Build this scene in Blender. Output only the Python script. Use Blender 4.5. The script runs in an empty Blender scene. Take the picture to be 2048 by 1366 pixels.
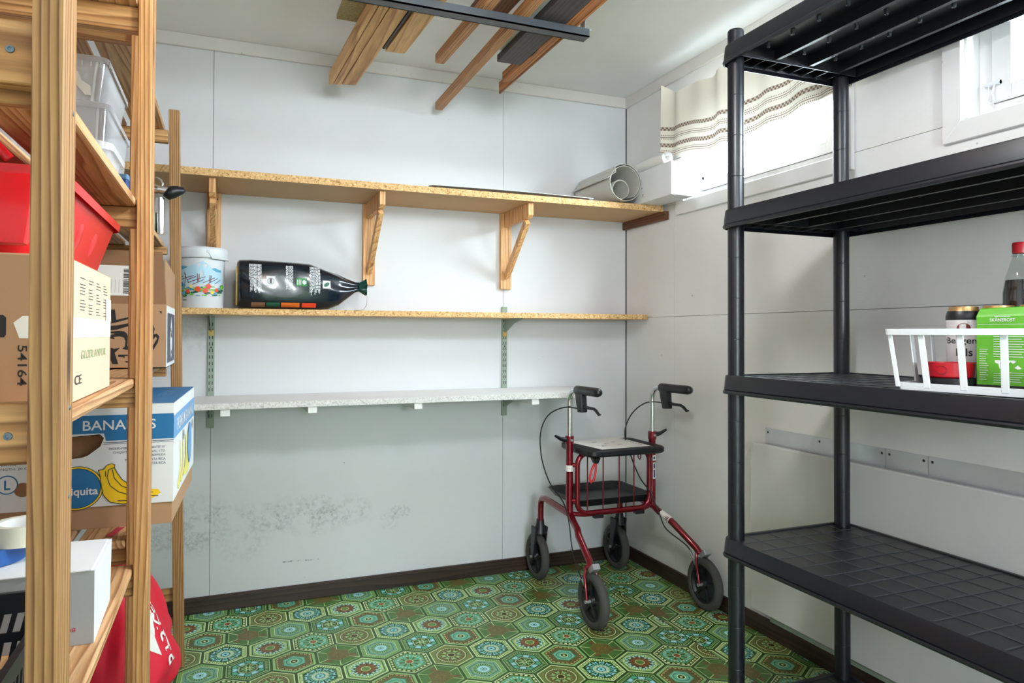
import bpy, bmesh, math, random
from mathutils import Vector, Matrix
PI = math.pi
random.seed(7)
scene = bpy.context.scene
COL = scene.collection

# ------------------------------------------------------------------ camera
CAM = Vector((-1.7794, -2.9427, 1.0626))
YAW, PIT, ROLL = 0.3835, 0.0133, 0.0030
fw = Vector((math.sin(YAW) * math.cos(PIT), math.cos(YAW) * math.cos(PIT), math.sin(PIT)))
rt = Vector((math.cos(YAW), -math.sin(YAW), 0.0))
up = rt.cross(fw)
rt2 = rt * math.cos(ROLL) + up * math.sin(ROLL)
up2 = up * math.cos(ROLL) - rt * math.sin(ROLL)
cd = bpy.data.cameras.new('camera')
cd.sensor_width = 36.0
cd.lens = 1410.9 / 2048 * 36.0
cd.shift_y = -0.01646
cd.clip_start = 0.02
cam = bpy.data.objects.new('camera', cd)
COL.objects.link(cam)
cam.matrix_world = Matrix(((rt2.x, up2.x, -fw.x, CAM.x), (rt2.y, up2.y, -fw.y, CAM.y),
                           (rt2.z, up2.z, -fw.z, CAM.z), (0, 0, 0, 1)))
scene.camera = cam

# ------------------------------------------------------------------ sky, lamps, exposure
W = bpy.data.worlds.new('overcast_sky'); scene.world = W
W.use_nodes = True
bg = W.node_tree.nodes['Background']
bg.inputs[0].default_value = (0.80, 0.91, 1.0, 1)
bg.inputs[1].default_value = 112.0
scene.view_settings.view_transform = 'Standard'
scene.view_settings.look = 'None'
scene.view_settings.exposure = -0.06
scene.view_settings.gamma = 1.0
scene.view_settings.use_curve_mapping = False
cy = scene.cycles
cy.use_adaptive_sampling = True; cy.adaptive_threshold = 0.04
cy.max_bounces = 7; cy.diffuse_bounces = 5; cy.glossy_bounces = 3; cy.transmission_bounces = 4; cy.transparent_max_bounces = 10
cy.caustics_reflective = False; cy.caustics_refractive = False

def lamp(name, kind, loc, power, size=0.3, col=(1, 1, 1), rot=None, sy=None, portal=False):
    l = bpy.data.lights.new(name, kind); l.energy = power; l.color = col
    if kind == 'AREA':
        l.size = size
        if sy: l.shape = 'RECTANGLE'; l.size_y = sy
        l.cycles.is_portal = portal
    else:
        l.shadow_soft_size = size
    o = bpy.data.objects.new(name, l); COL.objects.link(o); o.location = loc
    if rot: o.rotation_euler = rot
    return o
# daylight guides: one portal in each window opening
lamp('window_portal', 'AREA', (0.115, -0.8825, 1.836), 1, 0.42, rot=(0, PI / 2, 0), sy=0.80, portal=True)
lamp('window_portal', 'AREA', (0.115, -2.14, 1.836), 1, 0.42, rot=(0, PI / 2, 0), sy=0.90, portal=True)
# added fill lights, no fixtures: one over the aisle, one far behind the camera
lamp('aisle_fill', 'POINT', (-1.18, -2.02, 1.84), 40, 0.11, (0.92, 0.965, 1.0))
lamp('far_fill', 'POINT', (-1.60, -5.6, 1.40), 235, 0.3, (0.86, 0.94, 1.0))

# ------------------------------------------------------------------ mesh helpers
class MB:
    def __init__(s): s.v = []; s.f = []; s.m = []
    def add(s, vs, fs, mi=0):
        b = len(s.v); s.v += [tuple(p) for p in vs]
        for f in fs: s.f.append([b + i for i in f]); s.m.append(mi)
        return s
    def poly(s, pts, mi=0): return s.add(pts, [list(range(len(pts)))], mi)
    def box(s, x0, y0, z0, x1, y1, z1, mi=0):
        x0, x1 = min(x0, x1), max(x0, x1); y0, y1 = min(y0, y1), max(y0, y1); z0, z1 = min(z0, z1), max(z0, z1)
        return s.hexa([(x0, y0, z0), (x1, y0, z0), (x1, y1, z0), (x0, y1, z0)], [(x0, y0, z1), (x1, y0, z1), (x1, y1, z1), (x0, y1, z1)], mi)
    def hexa(s, lo, hi, mi=0):
        n = len(lo)
        return s.add(list(lo) + list(hi), [list(range(n))[::-1], list(range(n, 2 * n))] + [[i, (i + 1) % n, n + (i + 1) % n, n + i] for i in range(n)], mi)
    def bar(s, a, b, w, h, upv=(0, 0, 1), mi=0):
        a = Vector(a); b = Vector(b); d = (b - a).normalized(); u = Vector(upv)
        sd = d.cross(u)
        if sd.length < 1e-4: sd = d.cross(Vector((1, 0, 0)))
        sd.normalize(); u = sd.cross(d)
        q = [sd * w / 2 + u * h / 2, -sd * w / 2 + u * h / 2, -sd * w / 2 - u * h / 2, sd * w / 2 - u * h / 2]
        return s.hexa([a + p for p in q], [b + p for p in q], mi)
    def tube(s, pts, r, n=10, closed=False, mi=0, caps=True, sq=1.0):
        pts = [Vector(p) for p in pts]; m = len(pts)
        rs = r if isinstance(r, (list, tuple)) else [r] * m
        rings = []; prev = None
        for i, p in enumerate(pts):
            if closed: d = pts[(i + 1) % m] - pts[i - 1]
            else: d = pts[min(i + 1, m - 1)] - pts[max(i - 1, 0)]
            d.normalize()
            if prev is None:
                u = Vector((0, 0, 1)) if abs(d.z) < 0.9 else Vector((1, 0, 0))
            else: u = prev
            u = (u - d * u.dot(d)); u.normalize(); prev = u
            w = d.cross(u)
            rings.append([p + (u * math.cos(t) * sq + w * math.sin(t)) * rs[i] for t in [2 * PI * k / n for k in range(n)]])
        vs = [q for rg in rings for q in rg]; fs = []
        for i in range(m if closed else m - 1):
            j = (i + 1) % m
            for k in range(n): fs.append([i * n + k, i * n + (k + 1) % n, j * n + (k + 1) % n, j * n + k])
        if caps and not closed: fs += [list(range(n))[::-1], [(m - 1) * n + k for k in range(n)]]
        return s.add(vs, fs, mi)
    def lathe(s, prof, c=(0, 0, 0), n=32, ax=(0, 0, 1), mi=0, ref=None):
        ax = Vector(ax).normalized(); u = Vector(ref) if ref else (Vector((1, 0, 0)) if abs(ax.x) < 0.9 else Vector((0, 1, 0)))
        u = (u - ax * u.dot(ax)).normalized(); w = ax.cross(u); c = Vector(c); vs = []; fs = []
        for r, z in prof:
            for k in range(n):
                t = 2 * PI * k / n; vs.append(c + ax * z + (u * math.cos(t) + w * math.sin(t)) * max(r, 1e-5))
        m = len(prof)
        for i in range(m - 1):
            for k in range(n): fs.append([i * n + k, i * n + (k + 1) % n, (i + 1) * n + (k + 1) % n, (i + 1) * n + k])
        return s.add(vs, fs, mi)
    def grid(s, fn, nu, nv, mi=0):
        vs = [fn(i / nu, j / nv) for j in range(nv + 1) for i in range(nu + 1)]
        return s.add(vs, [[j * (nu + 1) + i, j * (nu + 1) + i + 1, (j + 1) * (nu + 1) + i + 1, (j + 1) * (nu + 1) + i] for j in range(nv) for i in range(nu)], mi)
    def build(s, name, mat, parent=None, smooth=0, bevel=0, seg=2, weld=False, label=None, kind=None, solid=0):
        me = bpy.data.meshes.new(name)
        me.from_pydata(s.v, [], s.f)
        mats = mat if isinstance(mat, (list, tuple)) else [mat]
        for q in mats: me.materials.append(q)
        me.polygons.foreach_set('material_index', s.m)
        if bevel or weld or solid:
            bm = bmesh.new(); bm.from_mesh(me)
            bmesh.ops.remove_doubles(bm, verts=bm.verts, dist=1e-5)
            if solid: bmesh.ops.solidify(bm, geom=bm.faces, thickness=solid)
            bmesh.ops.recalc_face_normals(bm, faces=bm.faces)
            if bevel:
                es = [e for e in bm.edges if len(e.link_faces) == 2 and e.calc_face_angle(0) > 0.5]
                bmesh.ops.bevel(bm, geom=es, offset=bevel, segments=seg, profile=0.6, affect='EDGES', clamp_overlap=True)
            bm.to_mesh(me); bm.free()
        me.update()
        if smooth:
            me.polygons.foreach_set('use_smooth', [True] * len(me.polygons))
            me.set_sharp_from_angle(angle=math.radians(smooth))
        o = bpy.data.objects.new(name, me); COL.objects.link(o)
        if parent: attach(o, parent)
        if label: o['label'] = label
        if kind: o['kind'] = kind
        return o

def attach(o, parent):
    o.parent = parent
    if parent.type == 'EMPTY': o.matrix_parent_inverse = Matrix.Translation(-Vector(parent.location))

def tag(o, label, cat, group=None):
    o['label'] = label; o['category'] = cat
    if group: o['group'] = group
    return o
def thing(name, label, cat, loc=(0, 0, 0), group=None):
    o = bpy.data.objects.new(name, None); COL.objects.link(o); o.location = loc; o.empty_display_size = 0.05
    return tag(o, label, cat, group)
def struct(o): o['kind'] = 'structure'; return o
def copy_tree(o, loc, label=None):
    c = o.copy(); COL.objects.link(c); c.location = loc
    if label: c['label'] = label
    for ch in list(o.children):
        k = ch.copy(); COL.objects.link(k); k.parent = c
        for g in list(ch.children):
            h = g.copy(); COL.objects.link(h); h.parent = k
    return c

class Frame:
    """flat print: 2D points (a, b) on a plane in the scene"""
    def __init__(s, o, r, u): s.o = Vector(o); s.r = Vector(r).normalized(); s.u = Vector(u).normalized(); s.n = s.r.cross(s.u)
    def P(s, a, b, k=1): return s.o + s.r * a + s.u * b + s.n * (0.0004 * k)
    def poly(s, pts, k=1, mb=None): mb = mb or MB(); return mb.poly([s.P(a, b, k) for a, b in pts])
    def rect(s, a0, b0, a1, b1, k=1, mb=None): return s.poly([(a0, b0), (a1, b0), (a1, b1), (a0, b1)], k, mb)
    def ell(s, a, b, ra, rb, k=1, mb=None, n=28): return s.poly([(a + ra * math.cos(2 * PI * i / n), b + rb * math.sin(2 * PI * i / n)) for i in range(n)], k, mb)
    def line(s, pts, w, k=1, mb=None):
        mb = mb or MB()
        for (a, b), (c, d) in zip(pts[:-1], pts[1:]):
            L = math.hypot(c - a, d - b) or 1e-6; nx, ny = -(d - b) / L * w / 2, (c - a) / L * w / 2
            mb.poly([s.P(a + nx, b + ny, k), s.P(a - nx, b - ny, k), s.P(c - nx, d - ny, k), s.P(c + nx, d + ny, k)])
        return mb

_txt = {}
def text_mesh(body, bold=0.0):
    key = (body, bold)
    if key not in _txt:
        cu = bpy.data.curves.new('lettering', 'FONT'); cu.body = body; cu.offset = bold; cu.resolution_u = 3
        ob = bpy.data.objects.new('lettering', cu); COL.objects.link(ob)
        dg = bpy.context.evaluated_depsgraph_get(); dg.update()
        me = bpy.data.meshes.new_from_object(ob.evaluated_get(dg))
        vs = [tuple(v.co) for v in me.vertices]; fs = [list(p.vertices) for p in me.polygons]
        bpy.data.objects.remove(ob); bpy.data.curves.remove(cu); bpy.data.meshes.remove(me)
        x0 = min(v[0] for v in vs); x1 = max(v[0] for v in vs); y0 = min(v[1] for v in vs); y1 = max(v[1] for v in vs)
        _txt[key] = ([((v[0] - x0) / (x1 - x0), (v[1] - y0) / (y1 - y0)) for v in vs], fs)
    return _txt[key]
def text(fr, body, a, b, w, h, mat, parent, k=2, bold=0.0, rot=0, name='lettering', shear=0.0, fn=None):
    """letters fitted to a box whose lower left corner is (a, b); rot in quarter turns"""
    vs, fs = text_mesh(body, bold); out = []
    for x, y in vs:
        x, y = x * w + shear * y * h, y * h
        for _ in range(rot % 4): x, y = -y, x
        out.append((a + x, b + y))
    mb = MB(); mb.add([fn(*q) if fn else fr.P(q[0], q[1], k) for q in out], fs)
    return mb.build(name, mat, parent)

# ------------------------------------------------------------------ materials
def lin(c): return tuple((x / 255 / 12.92 if x / 255 <= 0.04045 else ((x / 255 + 0.055) / 1.055) ** 2.4) for x in c) + (1.0,)
class NT:
    def __init__(s, name, rough=0.5, metal=0.0, spec=0.5):
        s.mat = bpy.data.materials.new(name); s.mat.use_nodes = True; s.t = s.mat.node_tree
        s.b = s.t.nodes['Principled BSDF']; s.b.inputs['Roughness'].default_value = rough
        s.b.inputs['Metallic'].default_value = metal; s.b.inputs['Specular IOR Level'].default_value = spec
    def n(s, typ, **kw):
        nd = s.t.nodes.new(typ)
        for k, v in kw.items(): setattr(nd, k, v)
        return nd
    def set(s, inp, v):
        if isinstance(v, bpy.types.NodeSocket): s.t.links.new(v, inp)
        elif v is not None: inp.default_value = v
    def m(s, op, a, b=None, c=None, clamp=False):
        nd = s.n('ShaderNodeMath', operation=op); nd.use_clamp = clamp
        for i, v in enumerate((a, b, c)):
            if v is not None: s.set(nd.inputs[i], v)
        return nd.outputs[0]
    def mix(s, f, a, b, mode='MIX'):
        nd = s.n('ShaderNodeMix', data_type='RGBA', blend_type=mode)
        s.set(nd.inputs[0], f); s.set(nd.inputs[6], a); s.set(nd.inputs[7], b)
        return nd.outputs[2]
    def co(s, sc=(1, 1, 1), loc=(0, 0, 0), kind='Object'):
        tc = s.n('ShaderNodeTexCoord'); mp = s.n('ShaderNodeMapping')
        mp.inputs['Scale'].default_value = sc; mp.inputs['Location'].default_value = loc
        s.t.links.new(tc.outputs[kind], mp.inputs[0]); return mp.outputs[0]
    def noise(s, vec, scale, detail=3, rough=0.5, dist=0.0):
        nd = s.n('ShaderNodeTexNoise'); s.set(nd.inputs['Vector'], vec)
        nd.inputs['Scale'].default_value = scale; nd.inputs['Detail'].default_value = detail
        nd.inputs['Roughness'].default_value = rough; nd.inputs['Distortion'].default_value = dist
        return nd.outputs['Fac']
    def ramp(s, f, stops, interp='LINEAR'):
        nd = s.n('ShaderNodeValToRGB'); s.set(nd.inputs[0], f); cr = nd.color_ramp; cr.interpolation = interp
        while len(cr.elements) < len(stops): cr.elements.new(0.5)
        for e, (p, c) in zip(cr.elements, stops): e.position = p; e.color = c if len(c) == 4 else tuple(c) + (1,)
        return nd.outputs[0]
    def bump(s, h, st=0.2, d=0.002):
        nd = s.n('ShaderNodeBump'); nd.inputs['Strength'].default_value = st; nd.inputs['Distance'].default_value = d
        s.set(nd.inputs['Height'], h); s.t.links.new(nd.outputs[0], s.b.inputs['Normal'])
    def done(s, col=None, rough=None):
        if col is not None: s.set(s.b.inputs['Base Color'], col)
        if rough is not None: s.set(s.b.inputs['Roughness'], rough)
        return s.mat

def plain(name, c, rough=0.5, metal=0.0, var=0.06, spec=0.5, coat=0.0):
    t = NT(name, rough, metal, spec); c = lin(c)
    f = t.noise(t.co(), 9.0, 3)
    d = tuple(x * (1 - var) for x in c[:3]) + (1,); e = tuple(min(1, x * (1 + var)) for x in c[:3]) + (1,)
    if coat: t.b.inputs['Coat Weight'].default_value = coat; t.b.inputs['Coat Roughness'].default_value = 0.08
    return t.done(t.mix(f, d, e))
def wood(name, axis, light, mid, dark, freq=70.0, rough=0.55, wav=1.0, seed=0.0):
    """long grain along the given axis"""
    t = NT(name, rough)
    sc = {'x': (0.06, 1, 1), 'y': (1, 0.06, 1), 'z': (1, 1, 0.06)}[axis]
    v = t.co(sc, (seed, seed * 0.7, seed * 1.3))
    n1 = t.noise(v, 14.0, 2, 0.5)
    n2 = t.noise(v, 190.0, 3, 0.6)
    sep = t.n('ShaderNodeSeparateXYZ'); t.t.links.new(v, sep.inputs[0])
    q = {'x': ('Y', 'Z'), 'y': ('X', 'Z'), 'z': ('X', 'Y')}[axis]
    base = t.m('ADD', t.m('MULTIPLY', sep.outputs[q[0]], freq), t.m('MULTIPLY', sep.outputs[q[1]], freq * 0.63))
    ph = t.m('ADD', base, t.m('MULTIPLY', n1, 9.0 * wav))
    rings = t.m('FRACT', t.m('MULTIPLY', ph, 0.5))
    g = t.ramp(rings, [(0.0, lin(light)), (0.55, lin(mid)), (0.86, lin(dark)), (1.0, lin(light))])
    fine = t.ramp(n2, [(0.35, (0.80, 0.78, 0.75, 1)), (0.65, (1.06, 1.05, 1.04, 1))])
    col = t.mix(1.0, g, fine, 'MULTIPLY')
    kn = t.n('ShaderNodeTexVoronoi'); t.set(kn.inputs['Vector'], t.co({'x': (2.2, 9, 9), 'y': (9, 2.2, 9), 'z': (9, 9, 2.2)}[axis], (seed * 3, 0.3, 0.9))); kn.inputs['Scale'].default_value = 1.0
    kf = t.ramp(kn.outputs['Distance'], [(0.04, (1, 1, 1, 1)), (0.11, (0, 0, 0, 1))])
    col = t.mix(kf, col, tuple(x * 0.35 for x in lin(dark)[:3]) + (1,))
    t.bump(n2, 0.12, 0.0008)
    return t.done(col)
def chip(name, base, sp1, sp2, scale=260.0, rough=0.75):
    t = NT(name, rough); v = t.co()
    vo = t.n('ShaderNodeTexVoronoi'); t.set(vo.inputs['Vector'], v); vo.inputs['Scale'].default_value = scale
    f = t.n('ShaderNodeSeparateColor'); t.t.links.new(vo.outputs['Color'], f.inputs[0])
    col = t.ramp(f.outputs[0], [(0.0, lin(sp1)), (0.3, lin(base)), (0.7, lin(base)), (1.0, lin(sp2))])
    t.bump(f.outputs[1], 0.35, 0.001)
    return t.done(col)
def paint(name, c, dirt=(150, 140, 125), amount=0.25, rough=0.6, grain=0.15, gscale=220.0, spots=True):
    t = NT(name, rough); v = t.co()
    big = t.noise(v, 1.7, 4, 0.6); small = t.noise(v, 30, 3, 0.6)
    f = t.m('MULTIPLY', t.ramp(big, [(0.45, (0, 0, 0, 1)), (0.8, (1, 1, 1, 1))]), amount)
    col = t.mix(f, lin(c), lin(dirt))
    if spots:
        vo = t.n('ShaderNodeTexVoronoi'); t.set(vo.inputs['Vector'], v); vo.inputs['Scale'].default_value = 7.0
        sp = t.m('MULTIPLY', t.ramp(vo.outputs['Distance'], [(0.015, (1, 1, 1, 1)), (0.035, (0, 0, 0, 1))]), t.ramp(small, [(0.45, (0, 0, 0, 1)), (0.6, (0.8, 0.8, 0.8, 1))]))
        col = t.mix(sp, col, lin((105, 98, 92)))
    t.bump(t.noise(v, gscale, 2, 0.5), grain, 0.0012)
    return t.done(col)
M = {}
M['pine_z'] = wood('pine_upright', 'z', (184, 142, 92), (164, 120, 72), (112, 70, 36), 300.0, wav=1.2)
M['pine_z2'] = wood('pine_upright_red', 'z', (212, 164, 110), (196, 142, 86), (150, 98, 54), 160.0, wav=1.4, seed=3.1)
M['pine_y'] = wood('pine_board', 'y', (220, 178, 134), (204, 156, 108), (160, 108, 66), 120.0, wav=1.6, seed=1.7)
M['pine_x'] = wood('pine_rung', 'x', (206, 160, 108), (186, 136, 82), (142, 94, 52), 150.0, wav=1.3, seed=5.3)
M['bracket'] = wood('bracket_pine', 'z', (234, 188, 134), (224, 172, 114), (190, 130, 76), 90.0, wav=1.2, seed=2.2)
M['plank_a'] = wood('plank_pale', 'y', (228, 184, 130), (218, 170, 114), (182, 130, 76), 60.0, wav=1.0, seed=4.4)
M['plank_b'] = wood('plank_fir', 'y', (208, 156, 106), (186, 130, 80), (130, 82, 48), 330.0, wav=2.0, seed=6.1)
M['plank_c'] = wood('plank_orange', 'y', (192, 126, 66), (172, 104, 50), (122, 70, 32), 140.0, wav=1.4, seed=7.7)
M['cleat'] = wood('cleat_brown', 'y', (120, 74, 46), (98, 58, 34), (66, 36, 20), 160.0, seed=8.8)
M['skirting'] = wood('skirting_dark', 'x', (62, 44, 36), (50, 34, 28), (34, 22, 18), 140.0, rough=0.45, seed=9.9)
M['skirting_y'] = wood('skirting_dark_y', 'y', (62, 44, 36), (50, 34, 28), (34, 22, 18), 140.0, rough=0.45, seed=9.1)
M['darkplank'] = wood('plank_dark_stained', 'y', (70, 62, 62), (56, 50, 52), (38, 34, 36), 120.0, rough=0.5, seed=3.7)
M['chip'] = chip('chipboard', (212, 170, 114), (158, 112, 62), (232, 198, 148), 210)
M['chip_under'] = paint('chipboard_face', (204, 168, 128), (176, 138, 100), 0.5, 0.7, 0.2, 160, False)
M['chipgreen'] = chip('chipboard_green', (158, 140, 100), (128, 112, 78), (178, 160, 120), 300)
M['whitechip'] = chip('painted_chipboard', (208, 206, 202), (178, 174, 170), (226, 224, 222), 240, 0.65)
M['white'] = paint('white_paint', (226, 225, 224), (196, 190, 182), 0.3, 0.5, 0.1)
M['trim'] = paint('trim_paint', (214, 211, 208), (186, 178, 168), 0.55, 0.5, 0.1)
M['ceiling'] = paint('ceiling_paint', (236, 236, 235), (216, 213, 210), 0.35, 0.7, 0.08, 120, False)
M['wall'] = paint('right_wall_paint', (228, 227, 226), (204, 198, 190), 0.4, 0.62, 0.3, 170)
M['wallplain'] = paint('room_wall_paint', (232, 231, 230), (210, 206, 200), 0.3, 0.65, 0.15, 200)
M['gap'] = plain('gap_dark', (48, 44, 40), 0.9)
M['steel'] = plain('galvanised_steel', (176, 180, 184), 0.38, 0.6, 0.15)
M['darksteel'] = plain('dark_steel', (92, 98, 104), 0.4, 0.8, 0.12)
M['foil'] = plain('sheet_zinc', (210, 213, 216), 0.38, 0.45, 0.1)
M['chrome'] = plain('chrome', (226, 226, 228), 0.1, 1.0, 0.02)
M['greenmetal'] = plain('grey_green_enamel', (142, 156, 140), 0.45, 0.0, 0.08)
M['red_tube'] = plain('dark_red_enamel', (122, 6, 28), 0.24, 0.55, 0.1, coat=0.6)
M['blackplastic'] = plain('black_plastic', (22, 23, 28), 0.38, 0.0, 0.1)
M['blackgloss'] = plain('black_shelf_plastic', (20, 22, 29), 0.34, 0.0, 0.1)
M['blackline'] = plain('shelf_grid_plastic', (62, 64, 70), 0.4, 0.0, 0.1)
M['rubber'] = plain('grey_rubber', (68, 67, 65), 0.75, 0.0, 0.12)
M['whiteplastic'] = plain('white_plastic', (216, 219, 225), 0.35, 0.0, 0.03)
M['redplastic'] = plain('red_plastic', (222, 30, 38), 0.28, 0.0, 0.08)
M['paper'] = plain('white_paper', (232, 230, 226), 0.7, 0.0, 0.04)
M['greypaper'] = plain('grey_paper', (206, 204, 198), 0.6, 0.0, 0.05)
M['carton'] = plain('brown_cardboard', (178, 138, 104), 0.8, 0.0, 0.08)
M['cartonlit'] = plain('lit_cardboard', (222, 194, 168), 0.8, 0.0, 0.06)
M['cartondark'] = plain('inside_cardboard', (142, 104, 74), 0.85, 0.0, 0.08)
M['cartonwhite'] = plain('white_carton', (228, 229, 232), 0.6, 0.0, 0.04)
M['cartongrey'] = plain('grey_carton', (170, 170, 174), 0.6, 0.0, 0.08)
M['ink'] = plain('black_ink', (30, 28, 28), 0.6, 0.0, 0.02)
M['inkgrey'] = plain('grey_ink', (96, 92, 92), 0.6, 0.0, 0.02)
M['inkblue'] = plain('navy_ink', (48, 66, 100), 0.6, 0.0, 0.02)
M['blue'] = plain('print_blue', (28, 112, 168), 0.45, 0.0, 0.04)
M['lightblue'] = plain('print_light_blue', (112, 164, 214), 0.5, 0.0, 0.04)
M['yellow'] = plain('print_yellow', (250, 204, 26), 0.5, 0.0, 0.04)
M['paleyellow'] = plain('print_pale_yellow', (238, 222, 120), 0.5, 0.0, 0.04)
M['inkgreen'] = plain('dark_green_ink', (30, 64, 54), 0.5, 0.0, 0.02)
M['greeninktext'] = plain('green_felt_pen', (150, 176, 130), 0.7, 0.0, 0.05)
M['tape'] = plain('packing_tape', (236, 232, 226), 0.3, 0.0, 0.03)
M['redink'] = plain('red_ink', (190, 40, 66), 0.5, 0.0, 0.03)
M['slate'] = plain('slate_print', (78, 84, 100), 0.5, 0.0, 0.05)
M['redcloth'] = plain('red_fabric', (206, 14, 46), 0.7, 0.0, 0.1)
M['bluetape'] = plain('blue_tape', (34, 88, 160), 0.5, 0.0, 0.06)
M['creamtape'] = plain('cream_tape', (232, 228, 208), 0.4, 0.0, 0.04)
M['greenpack'] = plain('green_foil_pack', (96, 172, 46), 0.4, 0.0, 0.05)
M['gold'] = plain('gold_aluminium', (196, 156, 104), 0.3, 0.8, 0.1)
M['canwhite'] = plain('can_white', (214, 208, 212), 0.35, 0.3, 0.04)
M['redcap'] = plain('red_cap', (186, 16, 36), 0.35, 0.0, 0.04)
M['heater'] = plain('heater_enamel', (214, 213, 212), 0.45, 0.0, 0.03)
M['bagnavy'] = plain('glossy_navy_bag', (12, 26, 38), 0.22, 0.0, 0.2, coat=0.5)
M['baggreen'] = plain('bag_green', (20, 130, 62), 0.3, 0.0, 0.05)
M['bagteal'] = plain('bag_teal', (12, 62, 52), 0.25, 0.0, 0.1)
M['orange'] = plain('print_orange', (214, 112, 40), 0.4, 0.0, 0.1)
M['flowerred'] = plain('print_flower_red', (228, 72, 42), 0.45, 0.0, 0.05)
M['leaf'] = plain('print_leaf_green', (112, 190, 54), 0.45, 0.0, 0.1)
M['leafdark'] = plain('print_dark_leaf', (30, 96, 74), 0.45, 0.0, 0.1)
M['mountain'] = plain('print_pale_blue', (176, 212, 232), 0.45, 0.0, 0.04)
M['mountain2'] = plain('print_mid_blue', (84, 158, 194), 0.45, 0.0, 0.04)
M['fence'] = plain('print_maroon', (110, 40, 46), 0.45, 0.0, 0.05)
M['brass'] = plain('brass_tape', (196, 170, 96), 0.5, 0.2, 0.1)
M['screw'] = plain('zinc_screw', (110, 128, 140), 0.3, 0.9, 0.1)
M['cable'] = plain('black_cable', (24, 24, 26), 0.5, 0.0, 0.05)
M['polybag'] = plain('white_polythene', (222, 222, 226), 0.4, 0.0, 0.05)

def glassy(name, tint, gloss, rough=0.05, white=0.0):
    t = NT(name, rough); nt = t.t
    tr = nt.nodes.new('ShaderNodeBsdfTransparent'); tr.inputs[0].default_value = tint + (1,)
    gl = nt.nodes.new('ShaderNodeBsdfGlossy'); gl.inputs['Roughness'].default_value = rough
    df = nt.nodes.new('ShaderNodeBsdfDiffuse'); df.inputs[0].default_value = (0.85, 0.86, 0.9, 1)
    m1 = nt.nodes.new('ShaderNodeMixShader'); m1.inputs[0].default_value = white
    nt.links.new(tr.outputs[0], m1.inputs[1]); nt.links.new(df.outputs[0], m1.inputs[2])
    m2 = nt.nodes.new('ShaderNodeMixShader'); m2.inputs[0].default_value = gloss
    nt.links.new(m1.outputs[0], m2.inputs[1]); nt.links.new(gl.outputs[0], m2.inputs[2])
    nt.links.new(m2.outputs[0], nt.nodes['Material Output'].inputs[0])
    return t.mat
M['pane'] = glassy('window_glass', (0.97, 0.99, 0.98), 0.05, 0.02)
M['clearbox'] = glassy('clear_polypropylene', (0.93, 0.94, 0.96), 0.07, 0.12, 0.42)
M['petclear'] = glassy('clear_bottle', (0.86, 0.88, 0.88), 0.06, 0.06, 0.0)
def curtain_mat():
    t = NT('woven_curtain', 0.9); nt = t.t
    uv = t.n('ShaderNodeUVMap'); sep = t.n('ShaderNodeSeparateXYZ'); nt.links.new(uv.outputs[0], sep.inputs[0])
    u, d = sep.outputs[0], sep.outputs[1]          # metres along the curtain, metres above the hem
    col = (0.86, 0.82, 0.72, 1)
    weave = t.noise(uv.outputs[0], 700, 2)
    cur = t.mix(weave, (0.74, 0.69, 0.58, 1), (0.92, 0.89, 0.80, 1))
    def band(lo, hi): return t.m('MULTIPLY', t.m('GREATER_THAN', d, lo), t.m('LESS_THAN', d, hi))
    br = (0.16, 0.09, 0.055, 1)
    chk = t.n('ShaderNodeTexChecker'); chk.inputs['Scale'].default_value = 130; nt.links.new(uv.outputs[0], chk.inputs[0])
    dots = t.m('GREATER_THAN', t.m('SINE', t.m('MULTIPLY', u, 900.0)), -0.2)
    for lo, hi in ((0.038, 0.0545), (0.108, 0.1235)):
        cur = t.mix(t.m('MULTIPLY', band(lo, hi), t.m('ADD', 0.45, t.m('MULTIPLY', chk.outputs['Fac'], 0.5))), cur, br)
    for lo, hi in ((0.0050, 0.0085), (0.0205, 0.024), (0.0715, 0.075), (0.086, 0.0895)):
        cur = t.mix(t.m('MULTIPLY', t.m('MULTIPLY', band(lo, hi), dots), 0.9), cur, br)
    for lo, hi in ((0.0135, 0.0165), (0.0785, 0.0815)):
        cur = t.mix(t.m('MULTIPLY', band(lo, hi), 0.85), cur, br)
    df = t.n('ShaderNodeBsdfDiffuse'); tl = t.n('ShaderNodeBsdfTranslucent'); mx = t.n('ShaderNodeMixShader'); mx.inputs[0].default_value = 0.022
    t.set(df.inputs[0], cur); t.set(tl.inputs[0], cur)
    nt.links.new(df.outputs[0], mx.inputs[1]); nt.links.new(tl.outputs[0], mx.inputs[2])
    nt.links.new(mx.outputs[0], nt.nodes['Material Output'].inputs[0])
    return t.mat
M['curtain'] = curtain_mat()

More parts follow.
